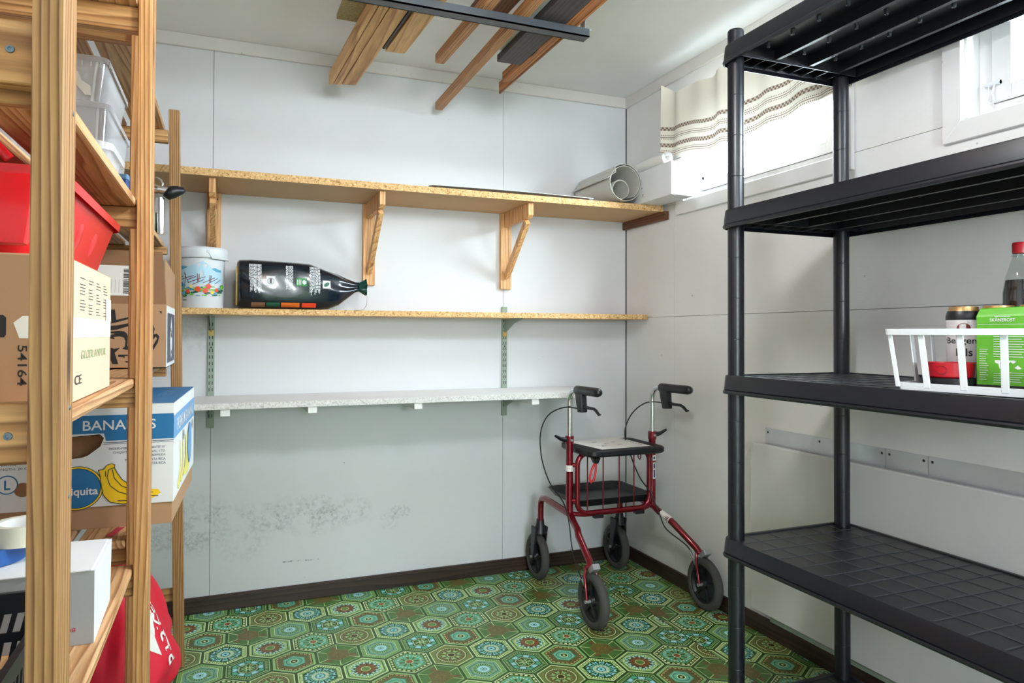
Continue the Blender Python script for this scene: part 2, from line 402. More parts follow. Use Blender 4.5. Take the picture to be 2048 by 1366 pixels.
def back_wall_mat():
    t = NT('back_wall_paint', 0.6); v = t.co()
    sep = t.n('ShaderNodeSeparateXYZ'); t.t.links.new(v, sep.inputs[0]); x, z = sep.outputs[0], sep.outputs[2]
    big = t.noise(v, 1.3, 4, 0.6)
    col = t.mix(t.m('MULTIPLY', t.ramp(big, [(0.45, (0, 0, 0, 1)), (0.8, (1, 1, 1, 1))]), 0.2), lin((212, 214, 217)), lin((190, 188, 184)))
    # mould and scuffs low on the wall, each with its own place and shape
    fine = t.noise(v, 60, 4, 0.7); mid = t.noise(v, 13, 4, 0.65)
    def blob(cx, cz, rx, rz):
        a = t.m('DIVIDE', t.m('SUBTRACT', x, cx), rx); b = t.m('DIVIDE', t.m('SUBTRACT', z, cz), rz)
        return t.m('SUBTRACT', 1.0, t.m('ADD', t.m('MULTIPLY', a, a), t.m('MULTIPLY', b, b)), clamp=True)
    acc = None
    for cx, cz, rx, rz, k in ((-1.92, 0.33, 0.22, 0.13, 0.9), (-1.62, 0.345, 0.22, 0.08, 0.8), (-1.45, 0.33, 0.16, 0.09, 0.9), (-1.30, 0.34, 0.09, 0.07, 0.7), (-1.10, 0.31, 0.05, 0.035, 1.2), (-1.72, 0.25, 0.12, 0.09, 0.4), (-1.16, 0.285, 0.08, 0.05, 0.5), (-1.9, 1.05, 0.08, 0.09, 0.4)):
        b = t.m('MULTIPLY', blob(cx, cz, rx, rz), k); acc = b if acc is None else t.m('MAXIMUM', acc, b)
    st = t.m('MULTIPLY', acc, t.m('MULTIPLY', t.ramp(mid, [(0.40, (0, 0, 0, 1)), (0.66, (1, 1, 1, 1))]), t.ramp(fine, [(0.42, (0, 0, 0, 1)), (0.62, (1, 1, 1, 1))])), clamp=True)
    col = t.mix(t.m('MULTIPLY', st, 0.95), col, lin((98, 96, 92)))
    sc = t.m('MULTIPLY', t.m('LESS_THAN', t.m('ABSOLUTE', t.m('SUBTRACT', z, t.m('ADD', 0.155, t.m('MULTIPLY', t.m('ADD', x, 1.522), -0.03)))), 0.003), t.m('LESS_THAN', t.m('ABSOLUTE', t.m('ADD', x, 1.50)), 0.07))
    col = t.mix(t.m('MULTIPLY', sc, t.ramp(fine, [(0.45, (0, 0, 0, 1)), (0.6, (0.8, 0.8, 0.8, 1))])), col, lin((90, 86, 82)))
    vo = t.n('ShaderNodeTexVoronoi'); t.set(vo.inputs['Vector'], v); vo.inputs['Scale'].default_value = 8.0
    sp = t.m('MULTIPLY', t.ramp(vo.outputs['Distance'], [(0.015, (1, 1, 1, 1)), (0.035, (0, 0, 0, 1))]), t.ramp(mid, [(0.5, (0, 0, 0, 1)), (0.6, (0.7, 0.7, 0.7, 1))]))
    col = t.mix(sp, col, lin((112, 108, 104)))
    t.bump(t.noise(v, 150, 2), 0.12, 0.001)
    return t.done(col)
M['backwall'] = back_wall_mat()

# ------------------------------------------------------------------ printed vinyl floor: eight hexagon motifs
def floor_mat():
    t = NT('hexagon_vinyl', 0.34, 0.0, 0.45)
    v = t.co(); sep = t.n('ShaderNodeSeparateXYZ'); t.t.links.new(v, sep.inputs[0]); X, Y = sep.outputs[0], sep.outputs[1]
    m = t.m
    dx, dy = m('ADD', X, 1.217), m('ADD', Y, 0.426)
    uL = m('DIVIDE', m('SUBTRACT', m('MULTIPLY', dx, 0.99966), m('MULTIPLY', dy, 0.0262)), 0.14)
    vL = m('DIVIDE', m('ADD', m('MULTIPLY', dx, 0.0262), m('MULTIPLY', dy, 0.99966)), 0.1502)
    uR = m('DIVIDE', m('ADD', X, 0.182), -0.14); vR = m('DIVIDE', m('ADD', Y, 0.51), -0.1475)
    side = m('GREATER_THAN', m('ADD', X, m('MULTIPLY', t.noise(v, 25, 2), 0.004)), -0.270)
    def sel(f, a, b): return m('ADD', m('MULTIPLY', f, b), m('MULTIPLY', m('SUBTRACT', 1.0, f), a))
    u = sel(side, uL, uR); w = sel(side, vL, vR)
    S3 = 1.7320508
    ix = m('ROUND', u); iy = m('ROUND', m('DIVIDE', w, S3)); ax = m('SUBTRACT', u, ix); ay = m('SUBTRACT', w, m('MULTIPLY', iy, S3))
    u2 = m('SUBTRACT', u, 0.5); w2 = m('SUBTRACT', w, S3 / 2)
    jx = m('ROUND', u2); jy = m('ROUND', m('DIVIDE', w2, S3)); bx = m('SUBTRACT', u2, jx); by = m('SUBTRACT', w2, m('MULTIPLY', jy, S3))
    isB = m('LESS_THAN', m('ADD', m('MULTIPLY', bx, bx), m('MULTIPLY', by, by)), m('ADD', m('MULTIPLY', ax, ax), m('MULTIPLY', ay, ay)))
    x = sel(isB, ax, bx); y = sel(isB, ay, by)
    tid = m('FLOORED_MODULO', m('ADD', sel(isB, ix, jx), m('MULTIPLY', sel(isB, iy, jy), 2.0)), 4.0)
    typ = m('ADD', m('ROUND', tid), m('MULTIPLY', isB, 4.0))
    axx = m('ABSOLUTE', x); h = m('MAXIMUM', axx, m('ADD', m('MULTIPLY', axx, 0.5), m('MULTIPLY', m('ABSOLUTE', y), 0.8660254)))
    r = m('SQRT', m('ADD', m('MULTIPLY', x, x), m('MULTIPLY', y, y))); th = m('ARCTAN2', y, x)
    def c(k, ph=0.0): return m('COSINE', m('ADD', m('MULTIPLY', th, float(k)), ph))
    c6, c8, c12, c24, c48 = c(6), c(8), c(12), c(24), c(48)
    def lt(a, b): return m('LESS_THAN', a, b)
    def btw(a, lo, hi): return m('MULTIPLY', m('GREATER_THAN', a, lo), m('LESS_THAN', a, hi))
    def AND(a, b): return m('MULTIPLY', a, b)
    def pos(a, k=0.0): return m('GREATER_THAN', a, k)
    DG, MG, LG, CR = lin((38, 72, 26)), lin((88, 132, 62)), lin((134, 172, 108)), lin((204, 216, 162))
    CY, TE, BR, RU, OL, PB, DT = lin((132, 196, 204)), lin((76, 156, 124)), lin((92, 74, 36)), lin((138, 76, 40)), lin((112, 116, 62)), lin((164, 204, 214)), lin((26, 74, 48))
    YL = lin((206, 196, 128))
    def paintup(base, layers):
        col = base
        for mask, cc in layers: col = t.mix(mask, col, cc)
        return col
    rp = m('ADD', r, m('MULTIPLY', c12, 0.025)); rp8 = m('ADD', r, m('MULTIPLY', c8, 0.035))
    sp = t.noise(v, 420, 2, 0.6); spk = pos(sp, 0.55)
    zig = m('ADD', h, m('MULTIPLY', c48, 0.012))
    P = []
    P.append(paintup(MG, [(AND(btw(h, 0.37, 0.43), pos(c48)), CR), (lt(h, 0.355), DG), (AND(lt(rp, 0.34), pos(c12, -0.55)), CY), (AND(btw(rp, 0.25, 0.30), pos(c12, 0.2)), DT), (AND(btw(r, 0.18, 0.235), pos(c12, -0.2)), TE),
                          (AND(btw(r, 0.115, 0.19), pos(c24)), YL), (lt(r, 0.105), DG), (lt(r, 0.085), CY), (lt(r, 0.028), DT)]))
    P.append(paintup(LG, [(btw(h, 0.39, 0.41), DG), (AND(btw(r, 0.33, 0.38), pos(c48)), CR), (lt(rp, 0.335), MG), (AND(lt(rp, 0.325), pos(c24, -0.3)), PB), (lt(rp, 0.255), DT), (AND(lt(rp, 0.245), pos(c12, -0.6)), RU), (AND(btw(r, 0.125, 0.2), pos(c24, 0.3)), BR), (lt(r, 0.11), YL), (lt(r, 0.095), MG)]))
    P.append(paintup(DG, [(AND(btw(h, 0.375, 0.42), pos(c24, -0.2)), CR), (lt(h, 0.345), LG), (lt(h, 0.33), MG), (lt(h, 0.318), TE), (AND(btw(rp8, 0.10, 0.30), pos(c8, -0.1)), LG), (AND(btw(rp8, 0.13, 0.26), pos(c8, 0.45)), DG), (AND(btw(r, 0.25, 0.31), pos(c24, 0.5)), PB), (lt(r, 0.095), CR), (lt(r, 0.08), RU)]))
    P.append(paintup(OL, [(AND(btw(h, 0.40, 0.43), pos(c48)), MG), (btw(r, 0.355, 0.372), DG), (AND(btw(r, 0.325, 0.35), pos(c48, -0.4)), CR), (lt(r, 0.315), BR), (AND(btw(r, 0.25, 0.305), pos(c24)), OL), (AND(lt(rp8, 0.245), pos(c8, -0.4)), LG), (AND(btw(rp8, 0.09, 0.17), pos(c8, 0.3)), DG), (lt(r, 0.095), YL), (lt(r, 0.08), lin((54, 44, 22)))]))
    star = paintup(MG, [(pos(m('SINE', m('MULTIPLY', h, 260.0))), DG), (AND(pos(c(3, 0.8), 0.86), btw(h, 0.26, 0.40)), lin((104, 78, 44))), (AND(lt(m('ABSOLUTE', m('SINE', m('MULTIPLY', m('ADD', th, PI / 6), 3.0))), 0.055), btw(h, 0.24, 0.45)), CR), (lt(h, 0.25), lin((140, 112, 58))), (lt(h, 0.24), BR), (AND(lt(h, 0.235), spk), OL), (AND(btw(rp, 0.07, 0.12), pos(c6)), lin((124, 92, 40)))])
    P.append(star)
    P.append(paintup(MG, [(AND(btw(h, 0.39, 0.43), pos(c48)), LG), (btw(h, 0.36, 0.375), CR), (lt(h, 0.35), lin((96, 136, 90))), (AND(lt(h, 0.35), spk), CY), (btw(h, 0.28, 0.295), DT), (lt(rp, 0.245), LG), (AND(btw(r, 0.17, 0.23), pos(c24)), DT), (lt(r, 0.165), TE), (lt(r, 0.14), PB), (btw(r, 0.055, 0.075), TE), (lt(r, 0.03), DT)]))
    P.append(paintup(DG, [(AND(btw(h, 0.36, 0.42), pos(c48)), LG), (lt(h, 0.345), DT), (AND(btw(h, 0.22, 0.325), pos(c6, 0.1)), CY), (AND(btw(h, 0.25, 0.30), pos(c6, 0.6)), PB), (AND(btw(h, 0.24, 0.33), pos(m('MULTIPLY', c6, -1.0), 0.3)), TE), (lt(h, 0.2), CR), (lt(h, 0.185), DG), (AND(lt(rp, 0.14), pos(c6, -0.3)), LG), (lt(r, 0.055), CR), (lt(r, 0.035), DG)]))
    P.append(paintup(LG, [(btw(h, 0.395, 0.41), DG), (lt(h, 0.395), BR), (AND(btw(zig, 0.355, 0.38), pos(c24, -0.5)), lin((196, 172, 120))), (lt(h, 0.335), lin((84, 76, 34))), (AND(lt(h, 0.335), spk), OL), (lt(h, 0.235), TE), (lt(h, 0.215), lin((104, 172, 150))), (btw(r, 0.165, 0.18), DT), (AND(btw(r, 0.12, 0.16), pos(c24)), TE), (lt(r, 0.095), CR), (lt(r, 0.08), DG), (lt(r, 0.03), YL)]))
    col = P[0]
    for k in range(1, 8): col = t.mix(m('COMPARE', typ, float(k), 0.3), col, P[k])
    col = t.mix(btw(h, 0.445, 0.468), col, t.mix(isB, CR, LG)); col = t.mix(pos(h, 0.468), col, DG)
    col = t.mix(m('MULTIPLY', t.ramp(t.noise(v, 3.0, 3), [(0.4, (0, 0, 0, 1)), (0.7, (1, 1, 1, 1))]), 0.25), col, lin((60, 84, 36)))
    seam = lt(m('ABSOLUTE', m('ADD', m('ADD', X, m('MULTIPLY', t.noise(v, 25, 2), 0.004)), 0.270)), 0.0016)
    col = t.mix(seam, col, lin((28, 22, 14)))
    col = t.mix(1.0, col, (1.18, 1.22, 1.18, 1), 'MULTIPLY')
    t.bump(m('ADD', h, m('MULTIPLY', sp, 0.05)), 0.12, 0.002)
    return t.done(col)
M['floor'] = floor_mat()

# ------------------------------------------------------------------ the room
XL, YF, HC = -2.42, -6.6, 2.2
struct(MB().box(XL, YF, -0.05, 0.12, 0.1, 0.0).build('floor', M['floor']))
struct(MB().box(XL - 0.1, YF - 0.1, HC, 0.12, 0.12, HC + 0.05).build('ceiling', M['ceiling']))
struct(MB().box(XL - 0.1, YF, 0, XL, 0.1, HC).build('wall_left', M['wallplain']))
struct(MB().box(XL - 0.1, YF - 0.1, 0, 0.12, YF, HC).build('wall_far', M['wallplain']))
# unseen wall added; its left part keeps the far fill off the near rack
struct(MB().box(XL, -3.37, 0, -1.66, -3.27, HC).box(-0.45, -3.37, 0, 0.0, -3.27, HC).box(-1.66, -3.37, 2.06, -0.45, -3.27, HC).build('wall_blocker', M['wallplain']))
wb = struct(MB().box(XL, 0.021, 0, 0.12, 0.1, HC).build('wall_back', M['gap']))
for x0, x1 in ((XL, -1.836), (-1.8345, -0.636), (-0.6345, -0.0035)):
    MB().box(x0, 0, 0, x1, 0.02, HC).build('panel', M['backwall'], wb)
OPEN = [(-1.285, -0.48), (-2.595, -1.685)]
ZB, ZT = 1.622, 2.05
mb = MB(); mb.box(0.021, YF, 0, 0.12, 0.02, ZB); mb.box(0.021, YF, ZT, 0.12, 0.02, HC)
edges = [0.02, -0.48, -1.285, -1.685, -2.595, YF]
for i in range(0, 6, 2): mb.box(0.021, edges[i + 1], ZB, 0.12, edges[i], ZT)
wr = struct(mb.build('wall_right', M['gap']))
g = 0.0008
for z0, z1 in ((0, 1.14 - g), (1.14 + g, ZB - g)):
    for y0, y1 in ((-0.395 + g, -0.0035), (-2.795 + g, -0.395 - g), (YF, -2.795 - g)):
        MB().box(0, y0, z0, 0.02, y1, z1).build('panel', M['wall'], wr)
for y0, y1 in ((-0.48, -0.0035), (-1.685, -1.285), (YF, -2.595)):
    MB().box(0, y0, ZB + g, 0.02, y1, HC).build('panel', M['wall'], wr)
for y0, y1 in OPEN: MB().box(0, y0, ZT, 0.02, y1, HC).build('panel', M['wall'], wr)
for i, (y0, y1) in enumerate(OPEN):
    w = bpy.data.objects.new('window_%d' % (i + 1), None); COL.objects.link(w); w.location = (0, (y0 + y1) / 2, ZB); struct(w)
    # reveal lining
    mb = MB(); mb.box(0.0, y0, ZB, 0.12, y0 + 0.006, ZT).box(0.0, y1 - 0.006, ZB, 0.12, y1, ZT).box(0.0, y0, ZB, 0.12, y1, ZB + 0.006).box(0.0, y0, ZT - 0.006, 0.12, y1, ZT)
    mb.build('reveal', M['white'], w)
    def ring(a0, a1, b0, b1, wd, xa, xb, name, wb_=None):
        wb_ = wb_ or wd; q = MB()
        q.box(xa, a0, b0, xb, a0 + wd, b1).box(xa, a1 - wd, b0, xb, a1, b1).box(xa, a0 + wd, b0, xb, a1 - wd, b0 + wb_).box(xa, a0 + wd, b1 - wb_, xb, a1 - wd, b1)
        return q.build(name, M['white'], w, bevel=0.002, seg=1)
    ring(y0 + 0.006, y1 - 0.006, ZB + 0.006, ZT - 0.006, 0.04, 0.045, 0.11, 'frame', 0.03)
    sa = ring(y0 + 0.046, y1 - 0.046, ZB + 0.036, ZT - 0.036, 0.048, 0.035, 0.09, 'sash', 0.04)
    MB().box(0.060, y0 + 0.09, ZB + 0.07, 0.064, y1 - 0.09, ZT - 0.07).build('pane', M['pane'], w)
    # casing boards on the wall, mitred at the corners
    c0, c1, e = y0 - 0.052, y1 + 0.052, 0.052
    zb, zt = ZB - e, ZT + 0.02
    for pts in ([(c0, zb), (c1, zb), (y1, ZB), (y0, ZB)], [(c1, zb), (c1, zt), (y1, ZT), (y1, ZB)], [(c0, zt), (c0, zb), (y0, ZB), (y0, ZT)]):
        q = MB().hexa([(0.0, a, b) for a, b in pts], [(-0.016, a, b) for a, b in pts])
        q.build('casing', M['white'], w, bevel=0.0012, seg=1, weld=True)
    # hasp with its wire loop
    ya = y1 - 0.05
    q = MB(); q.tube([(0.03, ya + 0.016, 1.705), (0.03, ya - 0.022, 1.705)], 0.006, 8).box(0.026, ya - 0.022, 1.700, 0.045, ya - 0.014, 1.712)
    q.tube([(0.026, ya + 0.006, 1.703), (0.02, ya + 0.001, 1.68), (0.018, ya + 0.006, 1.662), (0.018, ya - 0.004, 1.652), (0.018, ya - 0.014, 1.66), (0.02, ya - 0.006, 1.68), (0.026, ya - 0.010, 1.703)], 0.0016, 6)
    q.build('hasp', M['whiteplastic'], w, smooth=40)
# cornice boards
t1 = struct(MB().box(XL, -0.012, 2.150, 0, 0, HC).build('trim_1', M['trim'], bevel=0.002, seg=1))
t2 = struct(MB().box(-0.012, YF, 2.150, 0, -0.012, HC).build('trim_2', M['trim'], bevel=0.002, seg=1))
mb = MB()
for x in (-1.06, -1.13, -0.82, -0.56, -0.36, -0.72):
    mb.lathe([(0.0, 0.0014), (0.006, 0.001), (0.008, 0.0)], (x, -0.012, 2.172 + 0.008 * math.sin(x * 31)), 10, (0, -1, 0))
mb.build('nail_filler', M['trim'], t1)
struct(MB().box(XL, -0.012, 0, 0, 0, 0.061).build('baseboard_back', M['skirting'], bevel=0.002, seg=1))
struct(MB().box(-0.012, YF, 0, 0, -0.012, 0.061).build('baseboard_right', M['skirting_y'], bevel=0.002, seg=1))
struct(MB().box(XL, YF, 0, XL + 0.012, -0.012, 0.061).build('baseboard_left', M['skirting_y']))
# unseen ground added to block low sky, whitened to bounce light onto the ceiling
M['ground'] = paint('bounce_white_ground', (236, 238, 240), (214, 216, 218), 0.6, 0.9, 0.4, 40)
struct(MB().box(0.1205, -14, 1.30, 12, 10, 1.40).build('ground_outside', M['ground']))
# ------------------------------------------------------------------ wall shelves and their brackets
def board(name, x0, x1, y0, y1, z0, z1, mats, bevel=0.0015):
    mb = MB(); mb.box(x0, y0, z0, x1, y1, z1); mb.m = [1, 1, 0, 0, 0, 0]
    return mb.build(name, mats, bevel=0)
tag(board('wall_shelf', XL + 0.01, -0.012, -0.330, -0.002, 1.600, 1.625, [M['chip'], M['chip_under']]), 'long chipboard wall shelf, topmost, on three wooden brackets', 'shelf')
s2 = MB().hexa([(XL + 0.01, -0.002, 1.130), (XL + 0.01, -0.236, 1.130), (-0.06, -0.236, 1.130), (-0.008, -0.20, 1.130), (-0.008, -0.002, 1.130)], [(XL + 0.01, -0.002, 1.151), (XL + 0.01, -0.236, 1.151), (-0.06, -0.236, 1.151), (-0.008, -0.20, 1.151), (-0.008, -0.002, 1.151)])
s2.m = [1, 1] + [0] * 5
tag(s2.build('wall_shelf', [M['chip'], M['chip_under']], weld=True), 'middle chipboard wall shelf carrying the bucket and the dark sack', 'shelf')
ws = thing('wall_shelf', 'lowest wall shelf, painted white, above the scuffed wall', 'shelf', (-1.3, -0.16, 0.80))
mb = MB(); mb.hexa([(XL + 0.01, -0.002, 0.801), (XL + 0.01, -0.335, 0.801), (-0.34, -0.335, 0.801), (-0.30, -0.002, 0.801)], [(XL + 0.01, -0.002, 0.822), (XL + 0.01, -0.335, 0.822), (-0.34, -0.335, 0.822), (-0.30, -0.002, 0.822)])
mb.m = [1, 1, 0, 0, 0, 0]
mb.build('shelf_board', [M['whitechip'], M['white']], ws, weld=True)
for x0 in (-1.80, -1.51, -1.122, -0.637):
    MB().box(x0, -0.33, 0.777, x0 + 0.031, -0.04, 0.8005).build('batten', M['white'], ws, bevel=0.001, seg=1)
def bracket(x, label, zs=1.318):
    t = thing('shelf_bracket', label, 'bracket', (x, 0, 1.26), 'wooden brackets under the top shelf')
    MB().box(x - 0.025, -0.022, 1.262, x + 0.025, 0, 1.599).build('wall_leg', M['bracket'], t, bevel=0.0015, seg=1)
    mb = MB(); a = x - 0.012
    mb.hexa([(a, -0.0225, 1.538), (a, -0.285, 1.538), (a, -0.302, 1.550), (a, -0.302, 1.599), (a, -0.0225, 1.599)], [(a + 0.021, -0.0225, 1.538), (a + 0.021, -0.285, 1.538), (a + 0.021, -0.302, 1.550), (a + 0.021, -0.302, 1.599), (a + 0.021, -0.0225, 1.599)])
    mb.build('arm', M['bracket'], t, weld=True)
    MB().bar((x - 0.001, -0.032, zs), (x - 0.001, -0.262, 1.53), 0.020, 0.030, (0, 1, 0)).build('strut', M['bracket'], t, bevel=0.001, seg=1)
    MB().lathe([(0.003, 0), (0.003, 0.001), (0, 0.0015)], (x + 0.012, -0.022, 1.575), 8, (0, -1, 0)).build('screw', M['ink'], t)
    return t
bracket(-1.83, 'wooden shelf bracket directly above the white bucket', 1.385)
bracket(-1.239, 'wooden shelf bracket above the neck of the dark sack')
bracket(-0.630, 'wooden shelf bracket nearest the room corner and window')
tag(MB().box(-0.022, -0.356, 1.563, -0.0005, -0.001, 1.5995).build('wall_cleat', M['cleat'], bevel=0.0015, seg=1), 'dark brown wooden cleat holding the top shelf at the right wall', 'cleat')
def slotted(x, zt, label, nar):
    t = thing('shelf_rail', label, 'shelf rail', (x, 0, 0.80), 'slotted metal shelf rails')
    MB().box(x - 0.0125, -0.010, 0.700, x + 0.0125, -0.0003, zt).build('rail', M['greenmetal'], t, bevel=0.001, seg=1)
    mb = MB(); z = 0.74
    while z < zt - 0.03:
        if not 0.795 < z < 0.83:
            for s in (-1, 1): mb.box(x + s * 0.0055 - 0.0014, -0.0106, z, x + s * 0.0055 + 0.0014, -0.0098, z + 0.013)
        z += 0.025
    mb.lathe([(0.0035, 0), (0.0035, 0.0005), (0, 0.0006)], (x, -0.010, 1.008), 8, (0, -1, 0))
    mb.build('slots', M['ink'], t, kind='stuff')
    y1 = -nar
    mb = MB(); a = x - 0.002
    pts = [(-0.010, 1.068), (-0.010, 1.129), (y1, 1.129), (y1 - 0.004, 1.126), (y1, 1.121), (y1 * 0.6, 1.108), (-0.04, 1.076)]
    mb.hexa([(a, p, q) for p, q in pts], [(a + 0.004, p, q) for p, q in pts]); mb.box(x - 0.009, y1, 1.1265, x + 0.009, -0.010, 1.1295)
    mb.build('bracket_arm', M['greenmetal'], t, weld=True)
    MB().box(x - 0.010, -0.0135, 1.052, x + 0.010, -0.0098, 1.074).build('tape_patch', M['brass'], t)
    mb = MB(); mb.hexa([(a, p, q - 0.33) for p, q in pts], [(a + 0.004, p, q - 0.33) for p, q in pts]); mb.tube([(x, y1 * 0.75, 0.786), (x + 0.01, y1 * 0.8, 0.779), (x + 0.02, y1 * 0.8, 0.786)], 0.0018, 6)
    mb.build('lower_arm', M['greenmetal'], t, weld=True)
slotted(-1.837, 1.128, 'slotted green-grey shelf rail next to the banana carton', 0.20)
slotted(-0.631, 1.184, 'slotted green-grey shelf rail next to the walker and corner', 0.20)

# ------------------------------------------------------------------ timber stored under the ceiling
def strip(xa0, xa1, ya, xb0, xb1, yb, z0, z1, sl=0.0):
    return MB().hexa([(xa0, ya, z0), (xa1, ya - sl, z0), (xb1, yb, z0), (xb0, yb, z0)], [(xa0, ya, z1), (xa1, ya - sl, z1), (xb1, yb, z1), (xb0, yb, z1)])
def timber(name, mb, mat, label, cat='plank'):
    return tag(mb.build(name, mat, bevel=0.0012, seg=1, weld=True), label, cat, 'timber stored on the ceiling bars')
YE = -2.5
k = (YE + 0.24) / (-0.98 + 0.24)
def ext(a, b): return a + (b - a) * k
timber('plank', strip(-1.432, -1.4185, -0.232, ext(-1.432, -1.397), ext(-1.4185, -1.3845), YE, 2.0, 2.045), M['plank_a'], 'thin pale plank on the left edge of the three stacked together')
timber('plank', strip(-1.4155, -1.3900, -0.241, ext(-1.4155, -1.3815), ext(-1.3900, -1.3530), YE, 2.0, 2.045), M['plank_a'], 'middle one of three pale planks stacked together under the ceiling')
timber('plank', strip(-1.3870, -1.336, -0.249, ext(-1.3870, -1.3500), ext(-1.336, -1.297), YE, 2.0, 2.045, 0.012), M['plank_a'], 'wide pale plank on the right of three stacked together')
timber('plank', strip(-1.299, -1.236, -0.620, -1.230, -1.167, -1.9, 2.0, 2.05, 0.008), M['plank_a'], 'short rough pale plank beside the three stacked ones')
timber('batten', strip(-1.3115, -1.3030, -0.63, -1.2600, -1.2515, -1.6, 2.003, 2.045), M['darkplank'], 'thin blackened lath squeezed against the short rough plank', 'lath')
timber('chipboard_strip', strip(-1.470, -1.39, -0.70, -1.455, -1.375, -1.7, 2.047, 2.063), M['chipgreen'], 'greenish chipboard strip resting on the pale planks', 'board')
timber('batten', strip(-1.119, -1.088, -0.588, -1.083, -1.045, -2.0, 2.0, 2.032), M['plank_b'], 'short streaky brown batten, ending in mid-air left of the long one', 'batten')
timber('batten', strip(-0.980, -0.950, -0.095, -1.000, -0.970, -2.5, 2.0, 2.032), M['plank_b'], 'longest streaky brown batten, almost touching the back wall', 'batten')
timber('plank', strip(-1.098, -0.986, -0.845, -1.070, -0.958, -2.2, 2.050, 2.068), M['cleat'], 'dark brown board lying across above the brown battens')
timber('plank', strip(-0.925, -0.838, -0.680, -0.925, -0.838, -2.4, 2.0, 2.024), M['darkplank'], 'wide dark stained plank near the end of the steel bar')
timber('plank', strip(-0.940, -0.870, -0.715, -0.940, -0.870, -2.4, 2.026, 2.036), M['heater'], 'thin white board hidden above the dark stained plank')
timber('plank', strip(-0.836, -0.806, -0.500, -0.836, -0.806, -2.4, 2.0, 2.04, 0.032), M['plank_c'], 'orange-brown plank with a knot beside the dark plank')
timber('lath', strip(-0.804, -0.796, -0.380, -0.804, -0.796, -2.4, 2.0, 2.045), M['plank_c'], 'thin orange-brown lath, rightmost of the stored timber', 'lath')
def hangbar(y, label):
    t = thing('steel_bar', label, 'steel bar', (-1.3, y, 1.98))
    mb = MB(); mb.box(-1.90, y - 0.02, 1.974, -0.756, y + 0.02, 1.978).box(-1.90, y - 0.02, 1.974, -0.756, y - 0.016, 1.9995).box(-1.90, y + 0.016, 1.974, -0.756, y + 0.02, 1.9995)
    mb.build('channel', M['darksteel'], t)
    for x in (-0.768, -1.86):
        MB().box(x - 0.0015, y - 0.015, 1.985, x + 0.0015, y + 0.015, 2.2).box(x, y - 0.015, 2.197, x + 0.035, y + 0.015, 2.2).build('hanger', M['steel'], t)
        MB().tube([(x + 0.002, y, 1.990), (x + 0.014, y, 1.990)], 0.006, 6).tube([(x - 0.004, y - 0.012, 2.0), (x + 0.022, y - 0.012, 2.0)], 0.003, 8).build('bolt', M['steel'], t)
hangbar(-1.015, 'dark steel channel bar carrying the timber under the ceiling')
hangbar(-2.25, 'rear steel channel bar carrying the timber, nearest the camera')

# ------------------------------------------------------------------ black plastic shelving unit
def rrect(x0, x1, y0, y1, r, z, n=5):
    out = []
    for cx, cy_, a in ((x1 - r, y1 - r, 0), (x0 + r, y1 - r, 90), (x0 + r, y0 + r, 180), (x1 - r, y0 + r, 270)):
        for i in range(n + 1):
            t = math.radians(a + 90 * i / n); out.append((cx + r * math.cos(t), cy_ + r * math.sin(t), z))
    return out
def loft(mb, rings, mi=0, close_top=False, close_bot=False):
    n = len(rings[0]); b = len(mb.v); mb.v += [tuple(p) for rg in rings for p in rg]
    for i in range(len(rings) - 1):
        for j in range(n): mb.f.append([b + i * n + j, b + i * n + (j + 1) % n, b + (i + 1) * n + (j + 1) % n, b + (i + 1) * n + j]); mb.m.append(mi)
    if close_bot: mb.f.append([b + j for j in range(n)][::-1]); mb.m.append(mi)
    if close_top: mb.f.append([b + (len(rings) - 1) * n + j for j in range(n)]); mb.m.append(mi)
    return mb
UX0, UX1, UY0, UY1 = -0.500, -0.058, -2.235, -1.338
unit = thing('shelving_unit', 'tall black plastic shelving unit with round poles along the right wall', 'shelving unit', ((UX0 + UX1) / 2, (UY0 + UY1) / 2, 0))
PX = (-0.473, -0.085); PY = (-1.363, -2.212)
for x in PX:
    for y in PY:
        prof = [(0.0, 0.0), (0.022, 0.0)]
        z = 0.15
        while z < 1.9:
            prof += [(0.022, z - 0.001), (0.0216, z), (0.022, z + 0.001)]; z += 0.1125
        prof += [(0.022, 1.905), (0.020, 1.909), (0.0, 1.910)]
        MB().lathe(prof, (x, y, 0), 36).build('pole', M['blackgloss'], unit, smooth=14)
